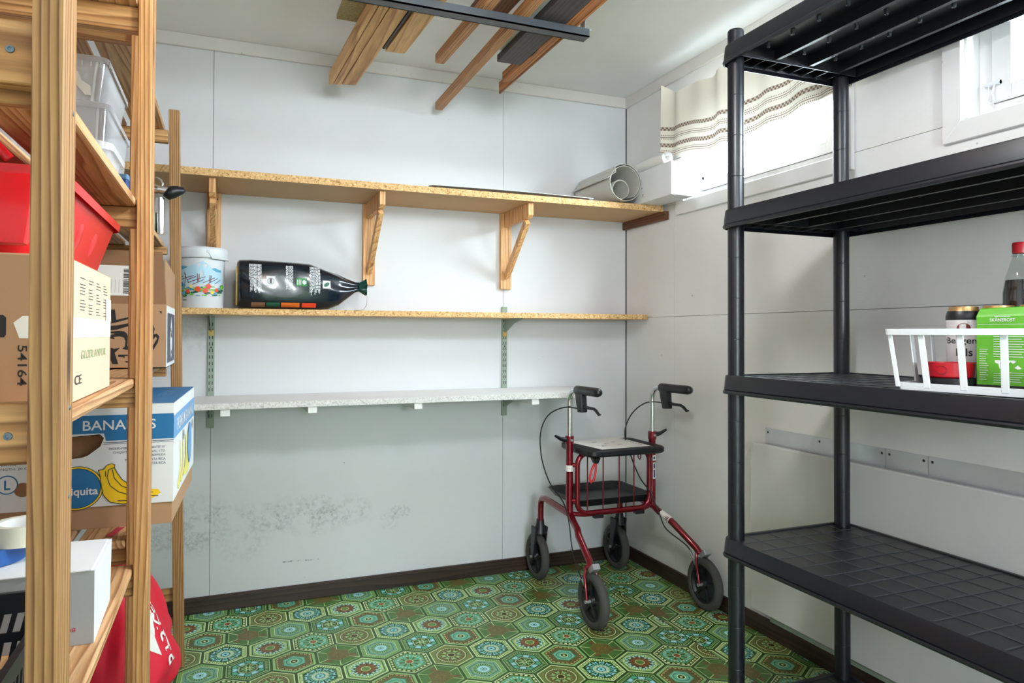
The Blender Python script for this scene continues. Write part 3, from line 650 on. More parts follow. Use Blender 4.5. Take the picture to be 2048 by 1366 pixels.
for zt in (1.866, 1.408, 0.951, 0.503, 0.055):
    rr = lambda o, z: rrect(UX0 - o, UX1 + o, UY0 - o, UY1 + o, 0.026 + o, z)
    mb = MB()
    loft(mb, [rr(0.000, zt - 0.0100), rr(0.000, zt - 0.0035)], 0, True, True)
    loft(mb, [rr(-0.003, zt - 0.010), rr(0.001, zt - 0.041), rr(0.008, zt - 0.042), rr(0.0095, zt - 0.046), rr(0.008, zt - 0.051), rr(0.003, zt - 0.052), rr(0.003, zt - 0.044), rr(0.0065, zt - 0.039), rr(0.0025, zt - 0.0035), rr(0.001, zt), rr(-0.008, zt), rr(-0.010, zt - 0.0035)])
    sh = mb.build('shelf', M['blackgloss'], unit, smooth=35)
    mb = MB()
    for x in (-0.485, -0.362, -0.241, -0.128): mb.box(x - 0.006, UY0 + 0.05, zt - 0.037, x + 0.006, UY1 - 0.058, zt - 0.010)
    mb.box(UX0 + 0.004, UY1 - 0.060, zt - 0.040, UX1 - 0.004, UY1 - 0.057, zt - 0.010)
    for i in range(8): mb.box(UX0 + 0.055 + i * 0.046, UY1 - 0.057, zt - 0.040, UX0 + 0.0575 + i * 0.046, UY1 - 0.002, zt - 0.010)
    mb.build('rib', M['blackplastic'], sh)
    mb = MB()
    for x in (-0.362, -0.241, -0.128):
        for i in range(5): mb.lathe([(0.0042, 0), (0.0042, 0.0006), (0.0022, 0.0006), (0.002, 0.0001)], (x, UY1 - 0.11 - i * 0.13 - (x * 37 % 0.05), zt - 0.0372), 10, (0, 0, -1))
    for x in (-0.425, -0.30, -0.185):
        for i in range(9): mb.lathe([(0.006, 0), (0.005, 0.014), (0.003, 0.014), (0.003, 0.003)], (x, UY1 - 0.10 - i * 0.088, zt - 0.0105), 10, (0, 0, -1))
    mb.build('boss', M['blackline'], sh, smooth=40, kind='stuff')
    mb = MB(); n = 6
    for i in range(1, n): x = UX0 + i * (UX1 - UX0) / n; mb.box(x - 0.0016, UY0 + 0.012, zt - 0.0035, x + 0.0016, UY1 - 0.012, zt - 0.0022)
    for i in range(1, 13): y = UY0 + i * (UY1 - UY0) / 13; mb.box(UX0 + 0.012, y - 0.0016, zt - 0.0035, UX1 - 0.012, y + 0.0016, zt - 0.0021)
    mb.build('grid', M['blackline'], sh)

# ------------------------------------------------------------------ panel heater and zinc strips on the right wall
hp = thing('panel_heater', 'flat pale grey panel heater standing against the right wall', 'heater', (-0.03, -1.5, 0.08))
MB().box(-0.034, -2.3, 0.088, -0.020, -0.910, 0.676).build('panel', M['heater'], hp, bevel=0.0015, seg=1)
MB().box(-0.0345, -2.298, 0.674, -0.0195, -0.912, 0.6785).build('edge_strip', M['white'], hp)
MB().box(-0.0195, -2.25, 0.065, -0.013, -0.99, 0.110).build('bottom_rail', M['greenmetal'], hp)
for y in (-1.1, -2.1): MB().box(-0.0195, y - 0.02, 0.2, -0.0005, y + 0.02, 0.55).build('wall_mount', M['steel'], hp)
for i, (y0, y1, lab) in enumerate(((-1.4425, -0.950, 'zinc strip behind the heater, the long piece nearest the corner'), (-1.5765, -1.444, 'short zinc strip with a dark smudge, between the two long ones'), (-2.25, -1.578, 'bright zinc strip behind the heater, the piece nearest the camera'))):
    t = thing('zinc_strip', lab, 'metal strip', (0, (y0 + y1) / 2, 0.6), 'zinc strips behind the heater')
    MB().box(-0.0022, y0, 0.56, -0.0004, y1, 0.733).build('sheet', M['foil'], t)
    for y in ([y1 - 0.012, (y0 + y1) / 2 - 0.02 * i, y0 + 0.012] if i != 1 else [y1 - 0.012, y0 + 0.012]):
        MB().lathe([(0.004, 0), (0.003, 0.001), (0, 0.0014)], (-0.0022, y, 0.718), 8, (-1, 0, 0)).build('nail', M['ink'], t)

# ------------------------------------------------------------------ walker (rollator) in the corner
def arc(c, r, a0, a1, n, u, v): return [Vector(c) + Vector(u) * r * math.cos(a0 + (a1 - a0) * i / n) + Vector(v) * r * math.sin(a0 + (a1 - a0) * i / n) for i in range(n + 1)]
rol = thing('rollator', 'dark red four-wheeled walker with black seat standing in the corner', 'walker', (-0.325, -0.43, 0))
LX, RX, PYY = -0.518, -0.134, -0.430
def wheel(x, y):
    r = 0.1
    w = MB().lathe([(0.072, -0.012), (0.078, -0.0165), (0.090, -0.0165), (0.0975, -0.010), (0.1, 0), (0.0975, 0.010), (0.090, 0.0165), (0.078, 0.0165), (0.072, 0.012), (0.072, -0.012)], (x, y, r), 40, (1, 0, 0)).build('tyre', M['rubber'], rol, smooth=50)
    mb = MB()
    for s in (-1, 1):
        mb.lathe([(0.0, s * 0.013), (0.018, s * 0.013), (0.021, s * 0.004), (0.060, s * 0.003), (0.066, s * 0.012), (0.0735, s * 0.012), (0.0735, 0)], (x, y, r), 32, (1, 0, 0))
        for i in range(5):
            a = 2 * PI * i / 5 + 0.4
            mb.bar((x + s * 0.005, y + 0.016 * math.cos(a), r + 0.016 * math.sin(a)), (x + s * 0.005, y + 0.066 * math.cos(a), r + 0.066 * math.sin(a)), 0.008, 0.014, (1, 0, 0))
    mb.build('rim', M['blackplastic'], w, smooth=40)
    MB().lathe([(0, -0.034), (0.006, -0.034), (0.006, 0.034), (0, 0.034)], (x, y, r), 10, (1, 0, 0)).build('axle', M['steel'], w, smooth=40)
wheel(-0.546, -0.680); wheel(-0.062, -0.685); wheel(-0.522, -0.130); wheel(-0.130, -0.130)
for s, X in ((-1, LX), (1, RX)):
    MB().tube([(X, PYY, 0.345), (X, PYY, 0.655)], 0.0145, 16).tube([(X, PYY, 0.628), (X, PYY, 0.660)], 0.0175, 16).build('post', M['red_tube'], rol, smooth=40)
    pts = [(X, PYY, 0.650), (X, PYY, 0.792)] + arc((X, PYY - 0.050, 0.795), 0.050, 0, PI / 2, 8, (0, 1, 0), (0, 0, 1)) + [(X, PYY - 0.075, 0.8455)]
    MB().tube(pts, 0.0112, 14).build('handle_tube', M['chrome'], rol, smooth=40)
    y0 = PYY - 0.060; y1 = y0 - (0.185 if s < 0 else 0.205)
    gr = MB().tube([(X, y0, 0.845), (X, y0 - 0.008, 0.8455), (X, y0 - 0.05, 0.8465), (X, y0 - 0.10, 0.8475), (X, y1 + 0.02, 0.8485), (X, y1 + 0.006, 0.849), (X, y1, 0.849)], [0.012, 0.0185, 0.018, 0.017, 0.0175, 0.014, 0.004], 16).build('grip', M['blackplastic'], rol, smooth=50)
    mb = MB(); pts = [(y0 - 0.002, 0.852), (y0 - 0.058, 0.852), (y0 - 0.062, 0.80), (y0 - 0.066, 0.765), (y0 - 0.030, 0.762), (y0 - 0.018, 0.80)]
    mb.hexa([(X - 0.013, a, b) for a, b in pts], [(X + 0.013, a, b) for a, b in pts])
    mb.build('brake_housing', M['blackplastic'], gr, bevel=0.004, seg=2, smooth=40)
    MB().tube([(X, y0 - 0.05, 0.787), (X, y0 - 0.10, 0.785), (X, y0 - 0.14, 0.786), (X, y0 - 0.160, 0.779), (X, y0 - 0.178, 0.768), (X, y0 - 0.190, 0.770)], [0.007, 0.0065, 0.0055, 0.006, 0.0055, 0.003], 10).build('brake_lever', M['blackplastic'], gr, smooth=50)
    # height clamp
    cl = MB().tube([(X + s * 0.012, PYY, 0.645), (X + s * 0.030, PYY, 0.647)], 0.010, 10).tube([(X + s * 0.024, PYY, 0.646), (X + s * 0.040, PYY - 0.002, 0.650), (X + s * 0.066, PYY - 0.006, 0.664)], [0.009, 0.008, 0.005], 8).build('clamp_knob', M['blackplastic'], rol, smooth=45)
    MB().lathe([(0, 0), (0.005, 0), (0.005, 0.004), (0, 0.004)], (X, PYY - 0.0175, 0.645), 8, (0, -1, 0)).build('clamp_bolt', M['steel'], cl)
    # rear leg, fork, brake
    wx = -0.546 if s < 0 else -0.062; wy = -0.680 if s < 0 else -0.685
    leg = MB().tube([(X, PYY, 0.372), (X, PYY - 0.006, 0.352), (X + s * 0.006, PYY - 0.045, 0.334), (X + s * 0.016, PYY - 0.10, 0.316), (X + s * 0.024, PYY - 0.125, 0.300), (wx - s * 0.008, wy + 0.045, 0.228), (wx, wy + 0.030, 0.208)], 0.0135, 14).build('rear_leg', M['red_tube'], rol, smooth=50)
    a = Vector((X + s * 0.008, PYY - 0.055, 0.331)); b = Vector((X + s * 0.018, PYY - 0.106, 0.3135))
    if s > 0: MB().tube([a, b], 0.0142, 14).build('reflective_sleeve', M['tape'], leg, smooth=40)
    mb = MB()
    for q in (-1, 1): mb.tube([(wx + q * 0.013, wy + 0.036, 0.214), (wx + q * 0.026, wy + 0.020, 0.185), (wx + q * 0.0265, wy, 0.100)], [0.006, 0.0055, 0.0055], 8)
    mb.tube([(wx - 0.018, wy + 0.032, 0.212), (wx + 0.018, wy + 0.032, 0.212)], 0.008, 8)
    mb.build('rear_fork', M['red_tube'], rol, smooth=50)
    mb = MB(); mb.bar((wx + 0.006, wy + 0.022, 0.200), (wx + 0.006, wy - 0.010, 0.226), 0.030, 0.022, (0, 0.6, 0.8)); mb.lathe([(0.0, 0.016), (0.007, 0.016), (0.007, 0.008), (0, 0.008)], (wx + 0.004, wy + 0.004, 0.214), 8, (0, -0.7, 0.7))
    mb.build('brake_shoe', M['steel'], leg, bevel=0.002, seg=1)
    # cable
    if s < 0:
        cp = [(X, y0 - 0.030, 0.775), (X - 0.020, PYY + 0.01, 0.772), (X - 0.062, PYY + 0.07, 0.735), (X - 0.086, PYY + 0.09, 0.660), (X - 0.088, PYY + 0.07, 0.560), (X - 0.070, PYY + 0.03, 0.470), (X - 0.034, PYY - 0.01, 0.405), (X - 0.024, PYY - 0.04, 0.340), (X - 0.030, PYY - 0.075, 0.265), (X - 0.044, PYY - 0.13, 0.215), (wx - 0.03, wy + 0.05, 0.185), (wx - 0.028, wy + 0.025, 0.165)]
    else:
        cp = [(X, y0 - 0.030, 0.785), (X - 0.012, PYY + 0.02, 0.778), (X - 0.060, PYY + 0.06, 0.730), (X - 0.090, PYY + 0.07, 0.650), (X - 0.095, PYY + 0.02, 0.570), (X - 0.075, PYY - 0.02, 0.480), (X - 0.030, PYY - 0.03, 0.415), (X - 0.012, PYY - 0.07, 0.335), (X - 0.012, PYY - 0.12, 0.285), (wx - 0.032, wy + 0.07, 0.23), (wx - 0.03, wy + 0.03, 0.19)]
    def smoothpath(P, n=5):
        P = [Vector(p) for p in P]; out = []
        for i in range(len(P) - 1):
            p0, p1, p2, p3 = P[max(i - 1, 0)], P[i], P[i + 1], P[min(i + 2, len(P) - 1)]
            for j in range(n):
                t_ = j / n; out.append(0.5 * ((2 * p1) + (p2 - p0) * t_ + (2 * p0 - 5 * p1 + 4 * p2 - p3) * t_ ** 2 + (3 * p1 - p0 - 3 * p2 + p3) * t_ ** 3))
        return out + [P[-1]]
    MB().tube(smoothpath(cp), 0.0026, 6).build('brake_cable', M['cable'], rol, smooth=60)
    e1 = Vector(cp[-1]); e0 = Vector(cp[-2]); MB().tube([e0 + (e1 - e0) * 0.35, e1, e1 + Vector((0.006, 0.0, -0.02))], [0.0035, 0.0045, 0.003], 8).build('cable_end', M['steel'], rol, smooth=40)
    # front arm and caster fork
    fx = -0.522 if s < 0 else -0.130
    MB().tube([(X, PYY - 0.004, 0.352), (fx, PYY + 0.10, 0.358), (fx, -0.215, 0.365), (fx, -0.182, 0.360), (fx, -0.165, 0.340), (fx, -0.162, 0.315), (fx, -0.162, 0.262)], 0.0135, 14).build('front_arm', M['red_tube'], rol, smooth=60)
    mb = MB(); mb.lathe([(0.0, 0.27), (0.016, 0.27), (0.018, 0.245), (0.028, 0.215), (0.032, 0.205), (0.0, 0.2045)], (fx, -0.158, 0), 14)
    for q in (-1, 1): mb.hexa([(fx + q * 0.021, -0.178, 0.235), (fx + q * 0.021, -0.128, 0.235), (fx + q * 0.0195, -0.115, 0.095), (fx + q * 0.0195, -0.145, 0.090)], [(fx + q * 0.030, -0.178, 0.235), (fx + q * 0.030, -0.128, 0.235), (fx + q * 0.0285, -0.115, 0.095), (fx + q * 0.0285, -0.145, 0.090)])
    mb.build('caster_fork', M['blackplastic'], rol, bevel=0.003, seg=1, smooth=40)
# seat, padded on the underside, hinged between the posts
seat = loft(MB(), [rrect(-0.490, -0.156, -0.556, -0.296, 0.03, 0.590), rrect(-0.497, -0.150, -0.562, -0.290, 0.03, 0.597), rrect(-0.497, -0.150, -0.562, -0.290, 0.03, 0.612), rrect(-0.491, -0.156, -0.556, -0.296, 0.03, 0.617)], 0, True, True).build('seat', M['blackplastic'], rol, smooth=40)
mb = MB()
for i in range(5): mb.box(-0.480 + i * 0.007, -0.545, 0.617, -0.477 + i * 0.007, -0.307, 0.6182).box(-0.200 + i * 0.007, -0.545, 0.617, -0.197 + i * 0.007, -0.307, 0.6182)
mb.build('seat_rib', M['blackplastic'], seat, kind='stuff')
MB().hexa([(-0.476, -0.552, 0.586), (-0.446, -0.552, 0.586), (-0.446, -0.520, 0.592), (-0.476, -0.520, 0.592)][::-1], [(-0.470, -0.545, 0.565), (-0.452, -0.545, 0.565), (-0.452, -0.530, 0.570), (-0.470, -0.530, 0.570)][::-1]).build('seat_catch', M['blackplastic'], seat)
MB().tube([(-0.462, -0.540, 0.572), (-0.482, -0.548, 0.545), (-0.494, -0.552, 0.512), (-0.488, -0.552, 0.496), (-0.474, -0.550, 0.506), (-0.464, -0.545, 0.535), (-0.460, -0.540, 0.566)], 0.0042, 8).build('pull_loop', M['redcap'], seat, smooth=60)
# basket frame: rounded rectangle of tube with wires
bz0, bz1, bx0, bx1, by, br = 0.352, 0.590, -0.492, -0.160, -0.447, 0.045
pth = []
for cx, cz, a in ((bx1 - br, bz1 - br, 0), (bx0 + br, bz1 - br, 90), (bx0 + br, bz0 + br, 180), (bx1 - br, bz0 + br, 270)):
    for i in range(6): tt = math.radians(a + 18 * i); pth.append((cx + br * math.cos(tt), by, cz + br * math.sin(tt)))
MB().tube(pth, 0.0105, 12, closed=True).build('basket_frame', M['red_tube'], rol, smooth=60)
for x in (-0.447, -0.376, -0.302, -0.233): MB().tube([(x, by, bz0), (x, by, bz1)], 0.0028, 8).build('basket_wire', M['red_tube'], rol, smooth=60)
for x in (-0.432, -0.226):
    MB().tube([(x, -0.46, 0.590), (x + 0.003, -0.465, 0.560), (x + 0.009, -0.467, 0.553), (x + 0.014, -0.465, 0.562), (x + 0.016, -0.46, 0.590)], 0.0025, 6).build('seat_hook', M['red_tube'], rol, smooth=60)
for z in (0.545, 0.405):
    for xa, xb in ((LX, bx0), (RX, bx1)): MB().tube([(xa, PYY, z), (xb, by, z)], 0.009, 8).build('frame_link', M['red_tube'], rol, smooth=40)
MB().tube([(LX, PYY, 0.352), (bx0 + 0.03, by, 0.347), (bx1 - 0.03, by, 0.347), (RX, PYY, 0.358)], 0.009, 10).build('cross_tube', M['red_tube'], rol, smooth=40)
tr = loft(MB(), [rrect(-0.470, -0.150, -0.425, -0.165, 0.035, 0.372), rrect(-0.492, -0.130, -0.438, -0.145, 0.045, 0.400), rrect(-0.494, -0.128, -0.440, -0.143, 0.045, 0.402), rrect(-0.490, -0.132, -0.436, -0.147, 0.045, 0.402), rrect(-0.468, -0.152, -0.423, -0.167, 0.035, 0.376)], 0, True, True).build('tray', M['blackplastic'], rol, smooth=40)
for x in (-0.40, -0.21): MB().box(x - 0.02, by - 0.012, 0.330, x + 0.02, by + 0.01, 0.344).build('tray_clip', M['blackplastic'], rol)
# stickers
mb = MB().tube([(LX, PYY, 0.520), (LX, PYY, 0.545)], 0.0149, 16, caps=False); mb.build('sticker', M['tape'], rol, smooth=60)
fr = Frame((RX - 0.008, PYY - 0.0150, 0.44), (1, 0, 0), (0, 0, 1))
fr.rect(0.0, 0.10, 0.016, 0.122).build('sticker', M['tape'], rol); fr.rect(0.002, 0.025, 0.014, 0.092, 1).build('sticker', M['tape'], rol); fr.rect(0.004, 0.03, 0.012, 0.062, 2).build('sticker', M['inkblue'], rol); fr.rect(0.004, 0.067, 0.012, 0.088, 2).build('sticker', M['inkblue'], rol)
fr.ell(0.008, 0.111, 0.005, 0.006, 2).build('sticker_emblem', M['inkblue'], rol)
ps = thing('paper_sheet', 'white instruction sheet lying on the black walker seat', 'paper', (-0.32, -0.42, 0.6185))
MB().hexa([(-0.474, -0.315, 0.6186), (-0.438, -0.548, 0.6186), (-0.212, -0.535, 0.6186), (-0.218, -0.300, 0.6186)], [(-0.474, -0.315, 0.6194), (-0.438, -0.548, 0.6194), (-0.212, -0.535, 0.6194), (-0.218, -0.300, 0.6196)]).build('sheet', M['paper'], ps)
fr = Frame((-0.45, -0.54, 0.6197), (1, 0, 0), (0, 1, 0)); mb = MB()
for a, b in ((0.06, 0.06), (0.10, 0.11), (0.07, 0.16), (0.14, 0.07), (0.15, 0.14)):
    for i in range(3): fr.line([(a + 0.012 * math.cos(q), b + 0.010 * math.sin(q * 1.3 + i)) for q in [j * 0.7 for j in range(7)]], 0.0012, 1, mb)
mb.build('drawing', M['inkgrey'], ps, kind='stuff')
mb = MB()
for i in range(9): fr.rect(0.214, 0.03 + i * 0.021, 0.220, 0.044 + i * 0.021 - (i % 3) * 0.003, 1, mb)
mb.build('fine_print', M['inkgrey'], ps, kind='stuff')
# ------------------------------------------------------------------ pine racks along the left wall
RXB = -2.372
def rack(name, label, loc, posts, rungs, boards):
    t = thing(name, label, 'rack', loc)
    for lo, hi, mat in posts: MB().hexa(lo, hi).build('post', M[mat], t, bevel=0.0015, seg=1, weld=True)
    for x0, x1, y0, y1, z0, z1 in rungs: MB().box(x0, y0, z0, x1, y1, z1).build('rung', M['pine_x'], t, bevel=0.0015, seg=1)
    for x0, x1, y0, y1, z1 in boards: MB().box(x0, y0, z1 - 0.016, x1, y1, z1).build('board', M['pine_y'], t, bevel=0.004, seg=2)
    return t
def post(x0, x1, y0, y1, zt, lean=0.0, mat='pine_z'):
    return ([(x0, y0, 0), (x1, y0, 0), (x1, y1, 0), (x0, y1, 0)], [(x0 + lean, y0, zt), (x1 + lean, y0, zt), (x1 + lean, y1, zt), (x0 + lean, y1, zt)], mat)
SLX = [(-2.036, -1.946), (-2.142, -2.054), (-2.250, -2.160), (-2.356, -2.268)]
near_posts = [post(-1.946, -1.920, -2.190, -2.136, 2.16), post(-1.944, -1.919, -1.410, -1.345, 2.16, 0, 'pine_z2'), post(RXB, RXB + 0.028, -2.190, -2.136, 2.16), post(RXB, RXB + 0.028, -1.410, -1.345, 2.16)]
nr = []
for z0, z1 in ((1.66, 1.71), (1.294, 1.353), (0.942, 0.997), (0.572, 0.627), (0.185, 0.24)): nr.append((RXB + 0.0285, -1.9465, -2.166, -2.142, z0, z1))
for z0, z1 in ((1.652, 1.699), (1.268, 1.308), (0.918, 0.957), (0.553, 0.592), (0.165, 0.205)): nr.append((RXB + 0.0285, -1.9445, -1.398, -1.372, z0, z1))
for z0, z1 in ((1.640, 1.668), (1.282, 1.308), (0.936, 0.957), (0.566, 0.592), (0.178, 0.204)): nr.append((RXB + 0.0285, -1.955, -2.140, -2.122, z0, z1))
nb = []
for z in (1.716, 1.3245, 0.9735, 0.6085, 0.2215):
    for x0, x1 in SLX: nb.append((x0, x1, -2.1395, -1.372 if z < 1.7 else -1.345, z))
near = rack('wooden_rack', 'tall pine storage rack nearest the camera, holding red bin and white carton', (-2.15, -1.77, 0), near_posts, nr, nb)
for z, x in ((1.325, -1.968), (0.967, -1.966)):
    MB().lathe([(0.0, 0.0006), (0.0016, 0.0005), (0.0018, 0.0014), (0.0034, 0.0012), (0.0038, 0)], (x, -2.166, z), 14, (0, -1, 0)).build('screw', M['screw'], near, smooth=40)
for z in (1.275, 0.905, 0.99): MB().lathe([(0.0026, 0), (0.0022, 0.0005), (0, 0.0006)], (-1.920, -2.150, z), 10, (1, 0, 0)).build('screw', M['screw'], near)
far_posts = [post(-1.969, -1.938, -1.300, -1.250, 1.775, 0, 'pine_z2'), post(-1.930, -1.899, -0.462, -0.420, 1.775, -0.028), post(RXB, RXB + 0.028, -1.300, -1.250, 1.775), post(RXB, RXB + 0.028, -0.462, -0.420, 1.775)]
fr_ = []
for z0, z1 in ((1.668, 1.708), (1.312, 1.336), (0.925, 0.950), (0.585, 0.6195), (0.17, 0.20)): fr_.append((RXB + 0.0285, -1.9695, -1.288, -1.264, z0, z1))
for z0, z1 in ((1.668, 1.708), (1.312, 1.336), (0.925, 0.950), (0.585, 0.6195), (0.17, 0.20)): fr_.append((RXB + 0.0285, -1.9590, -0.462, -0.438, z0, z1))
fr_.append((RXB + 0.0285, -1.9330, -0.436, -0.422, 0.205, 0.245))
fb = []
for z in (1.7245, 1.3525, 0.9665, 0.6360, 0.2165):
    for x0, x1 in SLX: fb.append((x0 - 0.024, x1 - 0.024, -1.300 if z < 1.7 else -1.24, -0.4385 if z > 0.3 else -0.4385, z))
far = rack('wooden_rack', 'lower pine storage rack beside the back wall, holding the banana carton', (-2.15, -0.86, 0), far_posts, fr_, fb)

# ------------------------------------------------------------------ things on the racks
def tray_shell(mb, x0, x1, y0, y1, z0, z1, tap, th, r=0.02):
    """open box with tapered rounded walls"""
    o = lambda k, z, i=0.0: rrect(x0 + k + i, x1 - k - i, y0 + k + i, y1 - k - i, max(r - i, 0.004), z, 4)
    return loft(mb, [o(tap, z0), o(0, z1), o(0, z1, th), o(tap, z0 + th, th)], 0, True, True)
def clear_bin(label, x0, x1, y0, y1, z0, z1, lid=True, tap=0.012):
    t = thing('storage_box', label, 'storage box', ((x0 + x1) / 2, (y0 + y1) / 2, z0), 'clear plastic boxes')
    o = lambda k, z: rrect(x0 + k, x1 - k, y0 + k, y1 - k, 0.02, z, 4)
    loft(MB(), [o(tap, z0), o(0, z1 - 0.012)], 0, False, True).build('body', M['clearbox'], t, smooth=40)
    loft(MB(), [o(-0.006, z1 - 0.014), o(-0.006, z1 - 0.002), o(-0.002, z1)], 0, lid, False).build('lid', M['clearbox'], t, smooth=40)
    return t
clear_bin('large clear plastic box, lower of the two stacked on the rack', -2.33, -2.020, -1.235, -0.90, 1.3530, 1.5510)
cb = clear_bin('clear plastic box with torn label, on top of the large one', -2.325, -2.024, -1.23, -0.905, 1.5520, 1.6500)
fr = Frame((-2.30, -1.2310, 1.565), (1, 0, 0), (0, 0, 1))
fr.poly([(0.205, 0.045), (0.225, 0.048), (0.232, 0.03), (0.248, 0.02), (0.250, 0.0), (0.238, 0.0), (0.225, 0.016)]).build('label_remnant', M['paper'], cb)
mb = MB()
for i in range(7): fr.rect(0.18 + i * 0.017, 0.062, 0.182 + i * 0.017, 0.076 - (i % 2) * 0.004, 1, mb)
mb.build('scale_mark', M['paper'], cb, kind='stuff')
clear_bin('small clear plastic box at the end of the upper board', -2.10, -1.966, -1.60, -1.44, 1.3250, 1.3830)
t = thing('freezer_box', 'small blue plastic box behind the clear boxes', 'storage box', (-2.0, -1.1, 1.353))
loft(MB(), [rrect(-2.014, -1.984, -1.22, -1.0, 0.006, 1.353), rrect(-2.016, -1.982, -1.222, -0.998, 0.006, 1.395)], 0, False, True).build('body', M['bluetape'], t, smooth=40)
loft(MB(), [rrect(-2.017, -1.981, -1.224, -0.996, 0.006, 1.395), rrect(-2.017, -1.981, -1.224, -0.996, 0.006, 1.405)], 0, True, True).build('lid', M['lightblue'], t, smooth=40)

# cardboard box under the red bin
b1 = thing('cardboard_box', 'brown cardboard box under the red bin, taped white', 'box', (-2.13, -1.80, 0.974))
BX0, BX1, BY0, BY1, BZ0, BZ1 = -2.300, -1.958, -1.970, -1.620, 0.9740, 1.155
mb = MB().box(BX0, BY0, BZ0, BX1, BY1, BZ1); mb.m = [0, 0, 0, 1, 0, 0]  # side facing the windows painted paler, as if lit
mb.build('carton', [M['carton'], M['cartonlit']], b1, bevel=0.002, seg=1)
F1 = Frame((BX0, BY0, BZ0), (1, 0, 0), (0, 0, 1)); F2 = Frame((BX1, BY0, BZ0), (0, 1, 0), (0, 0, 1))
text(F1, '54164', 0.2955, 0.074, 0.047, 0.0095, M['ink'], b1, rot=3, bold=0.01)
F1.poly([(0.291, 0.10), (0.297, 0.082), (0.3095, 0.082), (0.342, 0.082), (0.342, 0.108), (0.30, 0.108)]).build('tape_strip', M['tape'], b1)
F1.poly([(0.262, 0.083), (0.282, 0.083), (0.284, 0.086), (0.284, 0.106), (0.281, 0.109), (0.262, 0.109)], 1).build('print_mark', M['ink'], b1)
F2.poly([(0.0, 0.082), (0.35, 0.082), (0.35, 0.108), (0.0, 0.108)]).build('tape_strip', M['tape'], b1)
F2.rect(0.30, 0.108, 0.35, 0.142, 2).build('label_patch', M['paper'], b1)
mb = MB(); random.seed(3)
for i in range(12):
    for c in range(4):
        if (i + c) % 5: F2.rect(0.09 + c * 0.062, 0.114 + i * 0.0042, 0.09 + c * 0.062 + 0.022 + 0.018 * random.random(), 0.1152 + i * 0.0042, 1, mb)
mb.build('fine_print', M['inkgrey'], b1, kind='stuff')
text(F2, 'GLÖDLAMPOR', 0.10, 0.054, 0.20, 0.014, M['greeninktext'], b1, shear=0.3)
text(F2, 'CE', 0.060, 0.022, 0.045, 0.012, M['ink'], b1)

# red bin
rb = thing('plastic_bin', 'bright red plastic bin standing on the brown cardboard box', 'bin', (-2.11, -1.68, 1.156))
tray_shell(MB(), -2.240, -1.974, -1.945, -1.425, 1.1560, 1.258, 0.030, 0.003, 0.03).build('body', M['redplastic'], rb, smooth=40)
loft(MB(), [rrect(-2.246, -1.968, -1.951, -1.419, 0.034, 1.250, 4), rrect(-2.248, -1.966, -1.953, -1.417, 0.034, 1.262, 4), rrect(-2.241, -1.973, -1.946, -1.424, 0.030, 1.2635, 4), rrect(-2.236, -1.978, -1.941, -1.429, 0.03, 1.262, 4)]).build('rim', M['redplastic'], rb, smooth=40)
mb = MB(); mb.hexa([(-2.075, -1.966, 1.166), (-2.000, -1.966, 1.166), (-1.992, -1.956, 1.252), (-2.090, -1.956, 1.252)], [(-2.075, -1.938, 1.166), (-2.000, -1.938, 1.166), (-1.992, -1.938, 1.252), (-2.090, -1.938, 1.252)])
mb.build('handle', M['redplastic'], rb, bevel=0.006, seg=2, smooth=40)
MB().tube([(-2.09, -1.95, 1.266), (-2.08, -1.952, 1.280), (-2.03, -1.953, 1.282), (-2.02, -1.95, 1.268)], 0.006, 10).build('clasp', M['redplastic'], rb, smooth=40)
for i in range(3):
    y = -1.83 + i * 0.12
    MB().lathe([(0, 0.003), (0.016, 0.0022), (0.022, 0)], (-1.989, y, 1.208), 16, (1, 0, -0.28)).build('moulded_boss', M['redplastic'], rb, smooth=60)

# open parcel with black print
p2 = thing('cardboard_box', 'open brown parcel with bold black print and raised flaps', 'box', (-2.12, -0.64, 0.967))
QX0, QX1, QY0, QY1, QZ0, QZ1 = -2.300, -1.934, -0.820, -0.470, 0.9670, 1.140
tk = 0.003
mb = MB(); mb.box(QX0, QY0, QZ0, QX1, QY0 + tk, QZ1).box(QX0, QY1 - tk, QZ0, QX1, QY1, QZ1).box(QX0, QY0 + tk, QZ0, QX0 + tk, QY1 - tk, QZ1).box(QX1 - tk, QY0 + tk, QZ0, QX1, QY1 - tk, QZ1).box(QX0, QY0, QZ0, QX1, QY1, QZ0 + tk)
mb.build('carton', M['carton'], p2)
MB().hexa([(QX0, QY0, QZ1), (QX1, QY0, QZ1), (QX1, QY0 + tk, QZ1), (QX0, QY0 + tk, QZ1)], [(QX0, QY0 + 0.03, QZ1 + 0.145), (QX1 - 0.012, QY0 + 0.03, QZ1 + 0.145), (QX1 - 0.012, QY0 + 0.033, QZ1 + 0.145), (QX0, QY0 + 0.033, QZ1 + 0.145)]).build('flap', M['cartondark'], p2)
MB().hexa([(QX1, QY0 + 0.02, QZ1), (QX1, QY1, QZ1), (QX1 - tk, QY1, QZ1), (QX1 - tk, QY0 + 0.02, QZ1)], [(QX1 - 0.004, QY0 + 0.02, QZ1 + 0.125), (QX1 - 0.001, QY1, QZ1 + 0.105), (QX1 - 0.004, QY1, QZ1 + 0.105), (QX1 - 0.007, QY0 + 0.02, QZ1 + 0.125)]).build('flap', M['carton'], p2)
F = Frame((QX0, QY0, QZ0), (1, 0, 0), (0, 0, 1))
ff = Frame((QX0, QY0, QZ1), (1, 0, 0), (0, 0.2, 0.98))
lb = ff.rect(0.08, 0.022, 0.285, 0.105, 2).build('shipping_label', M['paper'], p2)
mb = MB(); random.seed(5); z = 0.028
while z < 0.098:
    w_ = 0.0008 + 0.003 * random.random(); ff.rect(0.262, z, 0.283, min(z + w_, 0.1), 3, mb); z += w_ + 0.0008 + 0.0018 * random.random()
